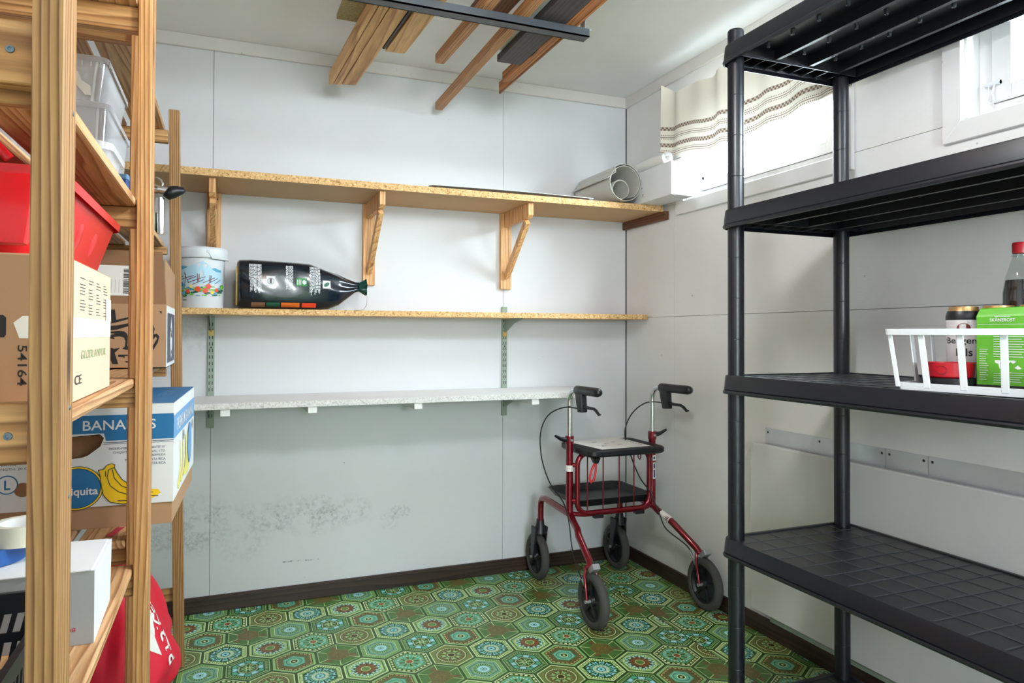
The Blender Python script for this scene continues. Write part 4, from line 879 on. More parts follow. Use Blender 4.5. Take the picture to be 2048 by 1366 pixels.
for i in range(4):
    for j in range(9): ff.rect(0.225 + i * 0.009, 0.03 + j * 0.004, 0.2255 + i * 0.009, 0.033 + j * 0.004, 3, mb)
mb.build('barcode', M['ink'], lb, kind='stuff')
G = lambda x, y: (round((lambda X: X)((-2.066 + (x - 141) * (0.1285 / 975.0)) - QX0), 4), round(0.168 - (y - 130) * (0.166 / 1115.0), 4))
def art(pts, name='bold_print'): F.poly([G(*p) for p in pts]).build(name, M['ink'], p2)
art([(141, 205), (222, 200), (245, 385), (480, 330), (480, 365), (250, 430), (141, 455), (141, 440), (165, 430)])
art([(100, 495), (250, 485), (480, 440), (480, 490), (260, 560), (100, 575)])
art([(141, 595), (300, 580), (390, 590), (440, 630), (455, 680), (448, 850), (495, 885), (495, 925), (400, 915), (358, 895), (405, 860), (412, 760), (385, 700), (320, 680), (240, 685), (200, 690), (225, 730), (141, 715), (141, 655), (235, 632), (141, 622)])
art([(155, 880), (220, 900), (320, 880), (225, 970), (290, 1175), (185, 1170), (155, 1100)])
art([(285, 1005), (520, 1005), (520, 1025), (395, 1030), (410, 1055), (385, 1062), (370, 1048), (285, 1045)])
art([(405, 1120), (520, 1125), (520, 1155), (470, 1155), (420, 1140)])
art([(910, 460), (940, 540), (920, 640), (980, 630), (1025, 680), (1000, 790), (910, 935), (910, 840), (985, 720), (960, 680), (910, 740)])
art([(1015, 222), (1066, 222), (1064, 268)])
FS = Frame((QX1, QY0, QZ0), (0, 1, 0), (0, 0, 1))
FS.rect(0.012, 0.002, 0.345, 0.171, 1).build('side_print', M['cartonwhite'], p2)
FS.rect(0.045, 0.012, 0.325, 0.152, 2).build('side_print', M['slate'], p2)
FS.poly([(0.185, 0.145), (0.205, 0.12), (0.225, 0.09), (0.225, 0.06), (0.20, 0.03), (0.185, 0.02), (0.165, 0.035), (0.145, 0.065), (0.148, 0.095), (0.168, 0.125)], 3).build('side_print', M['cartonwhite'], p2)
for a, b in ((0.17, 0.105), (0.195, 0.098), (0.175, 0.09), (0.20, 0.086), (0.185, 0.04)): FS.ell(a, b, 0.012, 0.006, 4).build('side_print', M['inkgrey'], p2)

# stainless press with black handle
t = thing('hand_press', 'stainless steel kitchen press with a black handle on the rack', 'kitchen press', (-1.97, -0.62, 1.353))
MB().tube([(-1.965, -0.620, 1.356), (-1.966, -0.620, 1.40), (-1.967, -0.620, 1.462)], [0.0115, 0.0125, 0.0125], 14).build('lever', M['chrome'], t, smooth=40)
MB().tube([(-1.990, -0.620, 1.487), (-1.974, -0.62, 1.487), (-1.973, -0.620, 1.487), (-1.948, -0.620, 1.484)], [0.014, 0.014, 0.0125, 0.0125], 16).build('collar', M['chrome'], t, smooth=40)
MB().tube([(-1.950, -0.620, 1.483), (-1.944, -0.620, 1.479), (-1.930, -0.62, 1.483), (-1.918, -0.62, 1.487), (-1.906, -0.62, 1.488), (-1.899, -0.62, 1.487)], [0.017, 0.021, 0.0185, 0.0155, 0.0105, 0.003], 16).build('handle', M['blackplastic'], t, smooth=60)
MB().tube([(-1.990, -0.62, 1.520), (-1.975, -0.62, 1.522), (-1.964, -0.62, 1.515), (-1.960, -0.62, 1.505), (-1.963, -0.62, 1.497)], 0.0028, 8).build('wire_loop', M['chrome'], t, smooth=60)
MB().lathe([(0.0, 0.0), (0.032, 0.0), (0.034, 0.004), (0.034, 0.06), (0.036, 0.064), (0.033, 0.064), (0.031, 0.006), (0, 0.006)], (-2.010, -0.62, 1.353), 24).build('cup', M['chrome'], t, smooth=40)

# banana carton
th = math.atan2(0.021, 0.494)
ed = Vector((math.sin(th), math.cos(th), 0)); er = Vector((math.cos(th), -math.sin(th), 0)); ez = Vector((0, 0, 1))
C0 = Vector((-1.8895, -1.184, 0.6365)) - er * 0.4
bb = thing('banana_carton', 'blue and white banana carton with printed logo on the rack', 'carton', C0 + er * 0.2 + ed * 0.25)
BH = 0.270
def BP(a, d, z): return C0 + er * a + ed * d + ez * z
def bbox(a0, a1, d0, d1, z0, z1, mb=None):
    mb = mb or MB(); return mb.hexa([BP(a0, d0, z0), BP(a1, d0, z0), BP(a1, d1, z0), BP(a0, d1, z0)], [BP(a0, d0, z1), BP(a1, d0, z1), BP(a1, d1, z1), BP(a0, d1, z1)])
bbox(0.003, 0.397, 0.003, 0.497, 0.0, 0.06).build('tray', M['carton'], bb)
# lid with a hand hole through the end wall
mb = MB(); hole = [(0.140, 0.198), (0.254, 0.205), (0.262, 0.196), (0.255, 0.178), (0.232, 0.160), (0.222, 0.156), (0.172, 0.150), (0.160, 0.154), (0.142, 0.170), (0.133, 0.185)]
outer = [(0, 0.048), (0.4, 0.048), (0.4, BH), (0, BH)]
bm = bmesh.new()
vo = [bm.verts.new(BP(a, 0, z)) for a, z in outer]; vh = [bm.verts.new(BP(a, 0, z)) for a, z in hole]
eo = [bm.edges.new((vo[i], vo[(i + 1) % 4])) for i in range(4)]; eh = [bm.edges.new((vh[i], vh[(i + 1) % len(vh)])) for i in range(len(vh))]
bmesh.ops.triangle_fill(bm, edges=eo + eh, use_beauty=True)
bm.verts.index_update()
mb.add([v.co[:] for v in bm.verts], [[v.index for v in f.verts] for f in bm.faces]); bm.free()
mb.build('end_wall', M['cartonwhite'], bb)
mb = MB()
for pts in ([(0.4, 0), (0.4, 0.5)], [(0.4, 0.5), (0, 0.5)], [(0, 0.5), (0, 0)]):
    (a0, d0), (a1, d1) = pts; mb.poly([BP(a0, d0, 0.048), BP(a1, d1, 0.048), BP(a1, d1, BH), BP(a0, d0, BH)])
mb.build('lid_wall', M['cartonwhite'], bb)
bbox(0.0, 0.4, 0.0, 0.5, BH - 0.0015, BH).build('lid_top', M['blue'], bb)
bbox(0.06, 0.34, 0.02, 0.022, 0.06, 0.20).build('inner_wall', M['cartondark'], bb)
FE = Frame(C0, er, ez); FD = Frame(BP(0.4, 0, 0), ed, ez); FT = Frame(BP(0, 0, BH), er, ed)
mb = MB()
for pts in ([(0, 0.190), (0.128, 0.190), (0.133, 0.2), (0.135, 0.246), (0, 0.246)], [(0.135, 0.2065), (0.258, 0.2065), (0.4, 0.2065), (0.4, 0.246), (0.135, 0.246)], [(0.266, 0.190), (0.4, 0.190), (0.4, 0.2065), (0.262, 0.2065)]): FE.poly(pts, 1, mb)
mb.build('print_band', M['blue'], bb)
mb = MB(); FE.rect(0.262, 0.1855, 0.4, 0.1868, 1, mb); FE.rect(0.260, 0.1825, 0.4, 0.1833, 1, mb); FE.rect(0, 0.1855, 0.13, 0.1868, 1, mb)
mb.build('print_line', M['inkblue'], bb)
text(FE, 'BANANAS', 0.2215, 0.2135, 0.1425, 0.0215, M['cartonwhite'], bb, k=2, bold=0.01)
for i, s in enumerate(('PACKED FOR CHIQUITA DISTRIBUTED BY', 'CHIQUITA INTERNATIONAL, LTD.', 'HAMILTON, BERMUDA', 'PRODUCT OF COSTA RICA', 'BANANES DE COSTA RICA')):
    L = (0.112, 0.104, 0.062, 0.080, 0.076)[i]
    text(FE, s, 0.384 - L, 0.169 - i * 0.0088, L, 0.0056, M['inkblue'], bb, k=1)
text(FE, 'CLASS: EXTRA', 0.045, 0.145, 0.055, 0.005, M['inkblue'], bb, k=1); text(FE, 'MIN. LENGTH: 20 CM', 0.042, 0.136, 0.085, 0.005, M['inkblue'], bb, k=1)
lo = FE.ell(0.084, 0.106, 0.020, 0.020, 1).build('print_ring', M['blue'], bb); FE.ell(0.084, 0.106, 0.0175, 0.0175, 2).build('print_ring', M['cartonwhite'], lo); text(FE, 'L', 0.079, 0.096, 0.011, 0.020, M['blue'], lo, k=3, bold=0.02)
FE.ell(0.112, 0.094, 0.016, 0.015, 1).build('finger_hole', M['cartondark'], bb)
lg = FE.ell(0.212, 0.090, 0.050, 0.0475, 1, n=40).build('logo', M['inkgreen'], bb)
FE.ell(0.212, 0.090, 0.0485, 0.046, 2, n=40).build('logo_ring', M['yellow'], lg); FE.ell(0.212, 0.090, 0.0455, 0.0432, 3, n=40).build('logo_ring', M['inkgreen'], lg); FE.ell(0.212, 0.090, 0.0440, 0.0418, 4, n=40).build('logo_field', M['blue'], lg)
text(FE, 'Chiquita', 0.172, 0.0700, 0.080, 0.022, M['cartonwhite'], lg, k=5, bold=0.02)
bn = FE.poly([(0.268, 0.137), (0.278, 0.140), (0.284, 0.137), (0.283, 0.131), (0.288, 0.120), (0.298, 0.104), (0.315, 0.090), (0.34, 0.081), (0.37, 0.078), (0.375, 0.070), (0.36, 0.060), (0.33, 0.052), (0.300, 0.050), (0.275, 0.056), (0.262, 0.072), (0.258, 0.092), (0.256, 0.112), (0.252, 0.127), (0.262, 0.128)], 2).build('banana_print', M['yellow'], bb)
mb = MB()
for pts in ([(0.252, 0.127), (0.262, 0.128), (0.268, 0.137), (0.278, 0.140), (0.284, 0.137), (0.283, 0.131), (0.288, 0.120), (0.298, 0.104), (0.315, 0.090), (0.345, 0.080)], [(0.283, 0.131), (0.272, 0.127), (0.269, 0.110), (0.275, 0.092), (0.292, 0.077), (0.32, 0.067), (0.37, 0.064)], [(0.279, 0.127), (0.283, 0.108), (0.297, 0.090), (0.325, 0.077), (0.36, 0.072)], [(0.266, 0.124), (0.266, 0.112)], [(0.252, 0.127), (0.256, 0.112), (0.258, 0.092), (0.262, 0.072), (0.275, 0.056), (0.300, 0.050), (0.33, 0.052)], [(0.29, 0.058), (0.33, 0.056)]):
    FE.line(pts, 0.0016, 3, mb)
mb.build('banana_outline', M['inkgreen'], bn)
FD.rect(0.0, 0.187, 0.5, 0.240, 1).build('print_band', M['lightblue'], bb)
text(FD, 'PREMIUM BANANAS', 0.06, 0.198, 0.40, 0.030, M['cartonwhite'], bb, k=2, bold=0.01)
for a, c in ((0.08, 0.0), (0.14, 0.006), (0.20, 0.01), (0.25, 0.004), (0.30, 0.0)):
    FD.poly([(a, 0.06 + c), (a + 0.035, 0.052 + c), (a + 0.075, 0.075 + c), (a + 0.085, 0.11), (a + 0.062, 0.165), (a + 0.050, 0.168), (a + 0.055, 0.11), (a + 0.035, 0.085), (a, 0.075 + c)], 1 + int(c * 300)).build('banana_print', M['paleyellow'], bb)
FD.ell(0.36, 0.13, 0.05, 0.055, 5).build('logo', M['lightblue'], bb)
for a in (0.20, 0.43): FD.ell(a, 0.172, 0.008, 0.014, 6).build('print_mark', M['ink'], bb)
text(FT, 'BANANAS', 0.30, 0.30, 0.16, 0.03, M['cartonwhite'], bb, rot=1, k=1)
text(FT, 'PREMIUM', 0.37, 0.20, 0.16, 0.03, M['lightblue'], bb, rot=1, k=1)
t = tag(MB().hexa([(-2.012, -1.255, 0.637), (-1.998, -1.255, 0.637), (-1.985, -1.188, 0.637), (-2.0, -1.188, 0.637)], [(-2.012, -1.255, 0.6378), (-1.998, -1.255, 0.6378), (-1.985, -1.188, 0.6378), (-2.0, -1.188, 0.6378)]).build('wrapper_strip', M['redink']), 'red strip of wrapper sticking out below the banana carton', 'wrapper')

# white carton, tape rolls, black basket
wc = thing('carton', 'white carton with its end painted in shade on the lower rack board', 'carton', (-2.10, -1.66, 0.609))
mb = MB().hexa([(-2.26, -1.752, 0.6090), (-1.957, -1.752, 0.6090), (-1.961, -1.570, 0.6090), (-2.26, -1.570, 0.6090)], [(-2.26, -1.752, 0.715), (-1.957, -1.752, 0.715), (-1.959, -1.570, 0.7125), (-2.26, -1.570, 0.715)]); mb.m = [0, 0, 1, 0, 0, 0]
mb.build('box_body', [M['cartonwhite'], M['cartongrey']], wc, weld=True)  # end facing the camera coloured grey for the shade on it
MB().hexa([(-2.25, -1.754, 0.7155), (-1.961, -1.754, 0.7155), (-1.964, -1.576, 0.713), (-2.25, -1.576, 0.7155)], [(-2.25, -1.754, 0.717), (-1.961, -1.754, 0.717), (-1.964, -1.576, 0.7145), (-2.25, -1.576, 0.717)]).build('lid_flap', M['cartonwhite'], wc)
fr = Frame((-2.26, -1.752, 0.609), (1, 0, 0), (0, 0, 1)); text(fr, 'K 08', 0.258, 0.020, 0.022, 0.006, M['redink'], wc)
def tape_roll(label, c, r, ri, h_, mat):
    t = thing('tape_roll', label, 'tape', c, 'rolls of tape')
    x, y, z = c
    MB().lathe([(ri + 0.003, 0), (r, 0), (r, h_), (ri + 0.003, h_), (ri + 0.003, 0)], c, 40).build('tape', M[mat], t, smooth=40)
    MB().lathe([(ri, 0.0005), (ri + 0.003, 0.0005), (ri + 0.003, h_ - 0.0005), (ri, h_ - 0.0005), (ri, 0.0005)], c, 40).build('core', M['paper'], t, smooth=40)
tape_roll('flat roll of blue tape on the white carton', (-2.125, -1.648, 0.7172), 0.060, 0.042, 0.024, 'bluetape')
tape_roll('roll of cream tape lying on top of the blue roll', (-2.068, -1.648, 0.7414), 0.044, 0.032, 0.030, 'creamtape')
bk = thing('basket', 'black plastic basket with slotted sides in front of the white carton', 'basket', (-2.15, -1.97, 0.609))
def slot_wall(mb, P, L, z0, z1, n, sl):
    """a wall of slanted bars between two rails; P(s, z) -> point pair (outer, inner)"""
    def pr(q):
        a = [P(s, z)[0] for s, z in q]; b = [P(s, z)[1] for s, z in q]; mb.hexa(a, b)
    zs = [z0, z0 + 0.012, (z0 + z1) / 2 - 0.006, (z0 + z1) / 2 + 0.006, z1 - 0.022, z1]
    for i in (0, 2, 4): pr([(0, zs[i]), (L, zs[i]), (L, zs[i + 1]), (0, zs[i + 1])])
    for i in (1, 3):
        for j in range(n + 1):
            s = j * L / n; w_ = L / n * 0.42; e = min(s + w_ + sl, L); pr([(max(s - sl * 0, 0), zs[i]), (min(s + w_, L), zs[i]), (e, zs[i + 1]), (min(s + sl, L), zs[i + 1])])
mb = MB()
x0, x1, y0, y1, z0, z1 = -2.31, -1.986, -2.115, -1.83, 0.6095, 0.715
slot_wall(mb, lambda s, z: ((x0 + s, y0, z), (x0 + s, y0 + 0.003, z)), x1 - x0, z0, z1, 22, 0.006)
slot_wall(mb, lambda s, z: ((x0 + s, y1, z), (x0 + s, y1 - 0.003, z)), x1 - x0, z0, z1, 22, 0.006)
slot_wall(mb, lambda s, z: ((x1, y0 + s, z), (x1 - 0.003, y0 + s, z)), y1 - y0, z0, z1, 18, 0.006)
slot_wall(mb, lambda s, z: ((x0, y0 + s, z), (x0 + 0.003, y0 + s, z)), y1 - y0, z0, z1, 18, 0.006)
mb.build('slotted_wall', M['blackplastic'], bk)
MB().box(x0, y0, z0, x1, y1, z0 + 0.003).build('base', M['blackplastic'], bk)
loft(MB(), [rrect(x0 - 0.004, x1 + 0.004, y0 - 0.004, y1 + 0.004, 0.006, z1), rrect(x0 - 0.004, x1 + 0.004, y0 - 0.004, y1 + 0.004, 0.006, z1 + 0.005), rrect(x0 + 0.004, x1 - 0.004, y0 + 0.004, y1 - 0.004, 0.004, z1 + 0.005), rrect(x0 + 0.004, x1 - 0.004, y0 + 0.004, y1 - 0.004, 0.004, z1)]).build('rim', M['blackplastic'], bk)

# red fabric bag on the bottom boards, and white polythene beside it
def bag_fn(u, v):
    a = 2 * PI * u
    zc = [0.217, 0.225, 0.26, 0.30, 0.36, 0.42, 0.47, 0.50, 0.508]; i = min(int(v * 8), 7); f = v * 8 - i
    def I(q): return q[i] * (1 - f) + q[i + 1] * f
    z = I(zc); cx = I([-2.06, -2.06, -2.055, -2.05, -2.04, -2.03, -2.02, -2.01, -2.01]); cy_ = I([-1.05, -1.05, -1.04, -1.03, -1.02, -1.02, -1.03, -1.03, -1.03])
    rx = I([0.09, 0.145, 0.165, 0.160, 0.125, 0.095, 0.065, 0.03, 0.001]); ry = I([0.10, 0.19, 0.215, 0.21, 0.19, 0.16, 0.12, 0.05, 0.001])
    w = 1 + 0.05 * math.sin(5 * a + 9 * v) + 0.035 * math.sin(9 * a - 14 * v) + 0.02 * math.sin(17 * a + 5 * v)
    ca, sa = math.cos(a), math.sin(a); k = (abs(ca) ** 2.6 + abs(sa) ** 2.6) ** (-1 / 2.6)
    return (cx + rx * ca * k * w, cy_ + ry * sa * k * w, z)
rg = thing('fabric_bag', 'crumpled red fabric bag with white lettering at the rack bottom', 'bag', (-2.05, -1.04, 0.217))
MB().grid(bag_fn, 72, 36).build('bag_body', M['redcloth'], rg, smooth=180, weld=True)
def on_bag(a, b):      # a: turns around the bag, b: height fraction
    p = Vector(bag_fn(a % 1.0, b)); q = Vector((p.x + 2.05, p.y + 1.04, 0)).normalized(); return p + q * 0.0015
text(None, 'PARKEN', 0.945, 0.38, 0.32, 0.028, M['paper'], rg, rot=1, bold=0.02, fn=lambda a, b: on_bag(a, b))
mb = MB(); mb.poly([on_bag(a, b) for a, b in ((0.87, 0.50), (0.905, 0.44), (0.905, 0.52), (0.93, 0.60), (0.905, 0.62), (0.905, 0.72), (0.87, 0.70))]); mb.build('emblem', M['paper'], rg)
mb = MB(); mb.poly([on_bag(a, b) for a, b in ((0.90, 0.76), (0.93, 0.76), (0.90, 0.86))]); mb.build('emblem', M['paper'], rg)
def poly_fn(u, v):
    a = 2 * PI * u; r = math.sin(PI * min(max(v, 0.02), 0.98)) ** 0.6; w = 1 + 0.12 * math.sin(4 * a + 7 * v) + 0.08 * math.sin(9 * a + 3)
    return (-2.03 + 0.055 * r * w * math.cos(a), -1.50 + 0.06 * r * w * math.sin(a), 0.2225 + 0.17 * v + 0.008 * math.sin(7 * a) * r * v)
tag(MB().grid(poly_fn, 40, 16).build('plastic_bag', M['polybag'], smooth=180, weld=True), 'crumpled white plastic bag in front of the red bag', 'bag')
# ------------------------------------------------------------------ bucket with mountain picture
BC = Vector((-1.867, -0.155, 1.1515))
bu = thing('bucket', 'white lidded plastic bucket printed with mountains and flowers', 'bucket', BC)
def br_(z): return 0.0745 + (z / 0.205) * 0.004
MB().lathe([(0, 0.0), (0.073, 0.0), (br_(0.003), 0.003), (br_(0.19), 0.19), (0.0, 0.19)], BC, 48).build('body', M['whiteplastic'], bu, smooth=40)
MB().lathe([(0.079, 0.178), (0.087, 0.178), (0.0885, 0.182), (0.0885, 0.206), (0.0875, 0.212), (0.084, 0.216), (0.079, 0.214), (0.0, 0.210)], BC, 48).build('lid', M['whiteplastic'], bu, smooth=40)
aC = math.atan2(-2.9427 + 0.155, -1.7794 + 1.867)      # bearing of the printed side
def bp(s, z, k=1):
    a = aC + s / 0.0765; r = br_(z) + 0.0004 * k; return (BC.x + r * math.cos(a), BC.y + r * math.sin(a), BC.z + z)
def bpoly(pts, mat, k, name='picture'):
    # densify edges so that the print follows the curved wall
    n = len(pts); bm = bmesh.new(); vs = []
    for i in range(n):
        (a, b), (c, d) = pts[i], pts[(i + 1) % n]; m_ = max(1, int(abs(c - a) / 0.008))
        for j in range(m_): vs.append(bm.verts.new((a + (c - a) * j / m_, b + (d - b) * j / m_, 0)))
    bm.faces.new(vs); bmesh.ops.triangulate(bm, faces=bm.faces); bmesh.ops.subdivide_edges(bm, edges=bm.edges, cuts=1)
    bm.verts.index_update(); mb = MB(); mb.add([bp(v.co.x, v.co.y, k) for v in bm.verts], [[v.index for v in f.verts] for f in bm.faces]); bm.free()
    return mb.build(name, M[mat], bu)
bpoly([(-0.085, 0.150), (-0.055, 0.142), (-0.02, 0.155), (0.004, 0.166), (0.022, 0.152), (0.035, 0.138), (0.05, 0.143), (0.075, 0.135), (0.08, 0.09), (0.03, 0.085), (-0.03, 0.085), (-0.085, 0.09)], 'mountain', 1)
bpoly([(-0.085, 0.150), (-0.06, 0.148), (-0.045, 0.144), (-0.06, 0.138), (-0.085, 0.134)], 'mountain2', 2)
bpoly([(0.032, 0.139), (0.045, 0.143), (0.062, 0.136), (0.07, 0.138), (0.075, 0.128), (0.05, 0.129)], 'mountain2', 2)
for i, (a, b, c, d) in enumerate(((-0.062, 0.125, -0.045, 0.090), (-0.055, 0.121, -0.059, 0.086), (-0.085, 0.098, -0.025, 0.113), (-0.085, 0.106, -0.065, 0.112), (-0.05, 0.098, -0.018, 0.110), (-0.047, 0.088, 0.012, 0.110), (-0.014, 0.121, -0.013, 0.092), (-0.008, 0.119, -0.009, 0.092), (-0.03, 0.082, 0.008, 0.100), (0.004, 0.088, 0.045, 0.108), (0.027, 0.117, 0.026, 0.090), (0.031, 0.115, 0.03, 0.09), (0.02, 0.086, 0.056, 0.106), (0.045, 0.086, 0.07, 0.102))):
    L = math.hypot(c - a, d - b); nx, ny = -(d - b) / L * 0.0011, (c - a) / L * 0.0011
    bpoly([(a + nx, b + ny), (a - nx, b - ny), (c - nx, d - ny), (c + nx, d + ny)], 'fence', 3, 'fence_print')
random.seed(11)
for i in range(46):
    s = -0.085 + 0.165 * random.random(); z = 0.042 + 0.036 * random.random() ** 1.3; r = 0.004 + 0.006 * random.random(); a0 = random.random() * 6
    bpoly([(s + r * 1.5 * math.cos(a0 + q), z + r * (0.5 + 0.3 * math.sin(2 * q)) * math.sin(a0 + q)) for q in [2 * PI * j / 7 for j in range(7)]], ('leaf', 'leafdark', 'leaf', 'mountain2')[i % 4], 4 + (i % 3), 'leaf_print')
for s, z, r, m_ in ((-0.012, 0.066, 0.0095, 'flowerred'), (0.012, 0.061, 0.009, 'flowerred'), (0.022, 0.076, 0.009, 'flowerred'), (-0.046, 0.058, 0.007, 'flowerred'), (0.052, 0.064, 0.007, 'flowerred'), (-0.062, 0.052, 0.007, 'mountain2'), (-0.072, 0.083, 0.008, 'blue'), (-0.06, 0.080, 0.006, 'mountain2'), (0.035, 0.055, 0.006, 'yellow'), (-0.035, 0.075, 0.005, 'paleyellow')):
    bpoly([(s + r * (1 + 0.12 * math.cos(5 * q)) * math.cos(q), z + r * (1 + 0.12 * math.cos(5 * q)) * math.sin(q)) for q in [2 * PI * j / 15 for j in range(15)]], m_, 8, 'flower_print')
bpoly([(-0.07, 0.026), (-0.053, 0.026), (-0.053, 0.030), (-0.07, 0.030)], 'inkgrey', 1, 'maker_mark')
MB().lathe([(0, 0.004), (0.005, 0.004), (0.006, 0)], bp(0.018, 0.200, 22), 12, (math.cos(aC), math.sin(aC), 0)).build('handle_pivot', M['whiteplastic'], bu, smooth=40)
mb = MB(); pth = [bp(s, 0.176 - 0.0, 24) for s in [i * 0.01 for i in range(2, 12)]]; mb.tube([bp(0.018, 0.200, 24)] + pth[1:], 0.003, 8); mb.build('handle', M['whiteplastic'], bu, smooth=60)

# ------------------------------------------------------------------ dark sack lying on the middle shelf
SX0, SX1 = -1.748, -1.300
ST = [  # x, half depth, centre y, z bottom, z top
    (-1.748, 0.050, -0.135, 1.160, 1.325), (-1.740, 0.070, -0.135, 1.1535, 1.334), (-1.70, 0.078, -0.137, 1.1525, 1.336), (-1.62, 0.080, -0.139, 1.1525, 1.333), (-1.54, 0.080, -0.140, 1.1525, 1.330),
    (-1.49, 0.078, -0.140, 1.1525, 1.327), (-1.46, 0.072, -0.140, 1.153, 1.316), (-1.42, 0.064, -0.140, 1.157, 1.302), (-1.38, 0.054, -0.140, 1.172, 1.288), (-1.345, 0.036, -0.140, 1.200, 1.272), (-1.315, 0.020, -0.142, 1.224, 1.262), (-1.300, 0.016, -0.143, 1.228, 1.262)]
def sst(x):
    for a, b in zip(ST[:-1], ST[1:]):
        if x <= b[0]:
            f = (x - a[0]) / (b[0] - a[0]); f = min(max(f, 0), 1); return [p + (q - p) * f for p, q in zip(a, b)]
    return list(ST[-1])
def spt(x, a, off=0.0):
    _, hd, cy_, zb, zt = sst(x); e = 3.4; ca, sa = math.cos(a), math.sin(a); k = (abs(ca) ** e + abs(sa) ** e) ** (-1 / e)
    pl = max(0.0, (x + 1.47) / 0.17); w = 1 + pl * 0.10 * math.sin(8 * a + 30 * x) * (1 if sa > -0.7 else 0.3)
    dent = 0.006 * math.sin(23 * x + 2 * a) * (1 if sa > -0.8 else 0)
    return Vector((x, cy_ - (hd * k * w + off) * ca + dent * abs(ca), max((zb + zt) / 2 + ((zt - zb) / 2 * k * w + off) * sa, 1.1522)))
sk = thing('charcoal_sack', 'glossy dark navy sack lying on its side on the middle shelf', 'sack', (-1.52, -0.14, 1.1515))
mb = MB(); n = 40
xs = [SX0 + (SX1 - SX0) * (i / 56) for i in range(57)]
mb.grid(lambda u, v: spt(xs[int(round(v * 56))], 2 * PI * u), n, 56)
mb.poly([spt(SX0, 2 * PI * i / n) for i in range(n)])
mb.build('sack_body', M['bagnavy'], sk, smooth=55, weld=True)
MB().grid(lambda u, v: Vector((-1.302 + 0.030 * v, -0.143 - (0.017 + 0.010 * v) * math.cos(2 * PI * u) * (1 + 0.3 * math.sin(10 * PI * u) * v), 1.245 + (0.018 + 0.012 * v) * math.sin(2 * PI * u) * (1 + 0.25 * math.cos(12 * PI * u) * v))), 40, 5).build('neck_ruffle', M['bagteal'], sk, smooth=60, weld=True)
MB().tube([(-1.276, -0.150, 1.232), (-1.270, -0.155, 1.205), (-1.272, -0.16, 1.175), (-1.285, -0.165, 1.157), (-1.30, -0.17, 1.1535), (-1.325, -0.175, 1.1535)], 0.0012, 6).build('tie_wire', M['steel'], sk, smooth=60)
def sz(x, z):     # point on the front side of the sack at height z
    lo, hi = -1.35, 1.35
    for _ in range(26):
        m_ = (lo + hi) / 2
        if spt(x, m_).z < z: lo = m_
        else: hi = m_
    p = spt(x, (lo + hi) / 2); return p + Vector((0, -0.0016, 0))
def srect(mb, x0, x1, z0, z1, nx=2, nz=6): mb.grid(lambda u, v: sz(x0 + (x1 - x0) * u, z0 + (z1 - z0) * v), nx, nz)
random.seed(2)
for xa, cnt, zl, zh in ((-1.708, 10, 1.205, 1.316), (-1.58, 6, 1.215, 1.313), (-1.495, 9, 1.205, 1.312)):
    mb = MB()
    for i in range(cnt):
        z = zh; zend = zl + 0.055 * random.random() * (1 if i % 3 == 0 else 0.25)
        while z > zend:
            L = 0.006 + 0.009 * random.random(); srect(mb, xa + i * 0.0044, xa + i * 0.0044 + 0.0027, max(z - L, zend), z, 1, 2); z -= L + 0.0022
    mb.build('fine_print', M['cartonwhite'], sk, kind='stuff')
mb = MB(); srect(mb, -1.648, -1.618, 1.236, 1.272, 4, 6); q = mb.build('emblem', M['cartonwhite'], sk)
mb = MB()
for i in range(12): mb.poly([sz(-1.633 + r * math.cos(a), 1.254 + r * math.sin(a)) + Vector((0, -0.0006, 0)) for a, r in ((i * PI / 6, 0.0105), (i * PI / 6, 0.012), ((i + 1) * PI / 6, 0.012), ((i + 1) * PI / 6, 0.0105))])
mb.build('emblem_ring', M['inkgrey'], q)
mb = MB(); srect(mb, -1.637, -1.629, 1.246, 1.263, 2, 3); 
mb.v = [(a, b - 0.0006, c) for a, b, c in mb.v]; mb.build('emblem_mark', M['inkgrey'], q)
mb = MB(); srect(mb, -1.545, -1.505, 1.238, 1.268, 5, 5); q = mb.build('emblem', M['baggreen'], sk)
mb = MB(); mb.poly([sz(x, z) + Vector((0, -0.0007, 0)) for x, z in ((-1.516, 1.262), (-1.508, 1.256), (-1.508, 1.247), (-1.516, 1.243), (-1.522, 1.25), (-1.522, 1.257))])
for i in range(3): mb.poly([sz(x, z) + Vector((0, -0.0007, 0)) for x, z in ((-1.541 + i * 0.006, 1.243), (-1.538 + i * 0.006, 1.243), (-1.538 + i * 0.006, 1.262), (-1.541 + i * 0.006, 1.262))])
mb.build('emblem_mark', M['cartonwhite'], q, kind='stuff')
mb = MB(); srect(mb, -1.448, -1.418, 1.232, 1.262, 5, 5); q = mb.build('emblem', M['cartonwhite'], sk)
mb = MB(); mb.poly([sz(-1.433 + 0.012 * math.cos(a) * math.cos(0.6) - 0.007 * math.sin(a) * math.sin(0.6), 1.247 + 0.012 * math.cos(a) * math.sin(0.6) + 0.007 * math.sin(a) * math.cos(0.6)) + Vector((0, -0.0008, 0)) for a in [2 * PI * i / 14 for i in range(14)]])
mb.build('emblem_mark', M['leafdark'], q)
for x0, x1, m_ in ((-1.70, -1.652, 'cartondark'), (-1.648, -1.600, 'leafdark'), (-1.596, -1.530, 'orange'), (-1.522, -1.470, 'flowerred')):
    mb = MB(); srect(mb, x0, x1, 1.160, 1.176, 6, 3); mb.build('front_print', M[m_], sk)
for x in (-1.66, -1.57, -1.49):
    mb = MB(); mb.grid(lambda u, v: spt(x + 0.022 * u, PI / 2 + 0.25 - 0.25 * v, 0.0015), 3, 3); mb.build('front_print', M['orange'], sk)
mb = MB(); srect_pts = [spt(SX0 + 0.0005, -0.9 + 1.6 * i / 8, 0.001) for i in range(9)]
mb.tube([p + Vector((-0.002, 0, 0)) for p in srect_pts], 0.003, 6); mb.build('yellow_edge', M['brass'], sk, smooth=60)

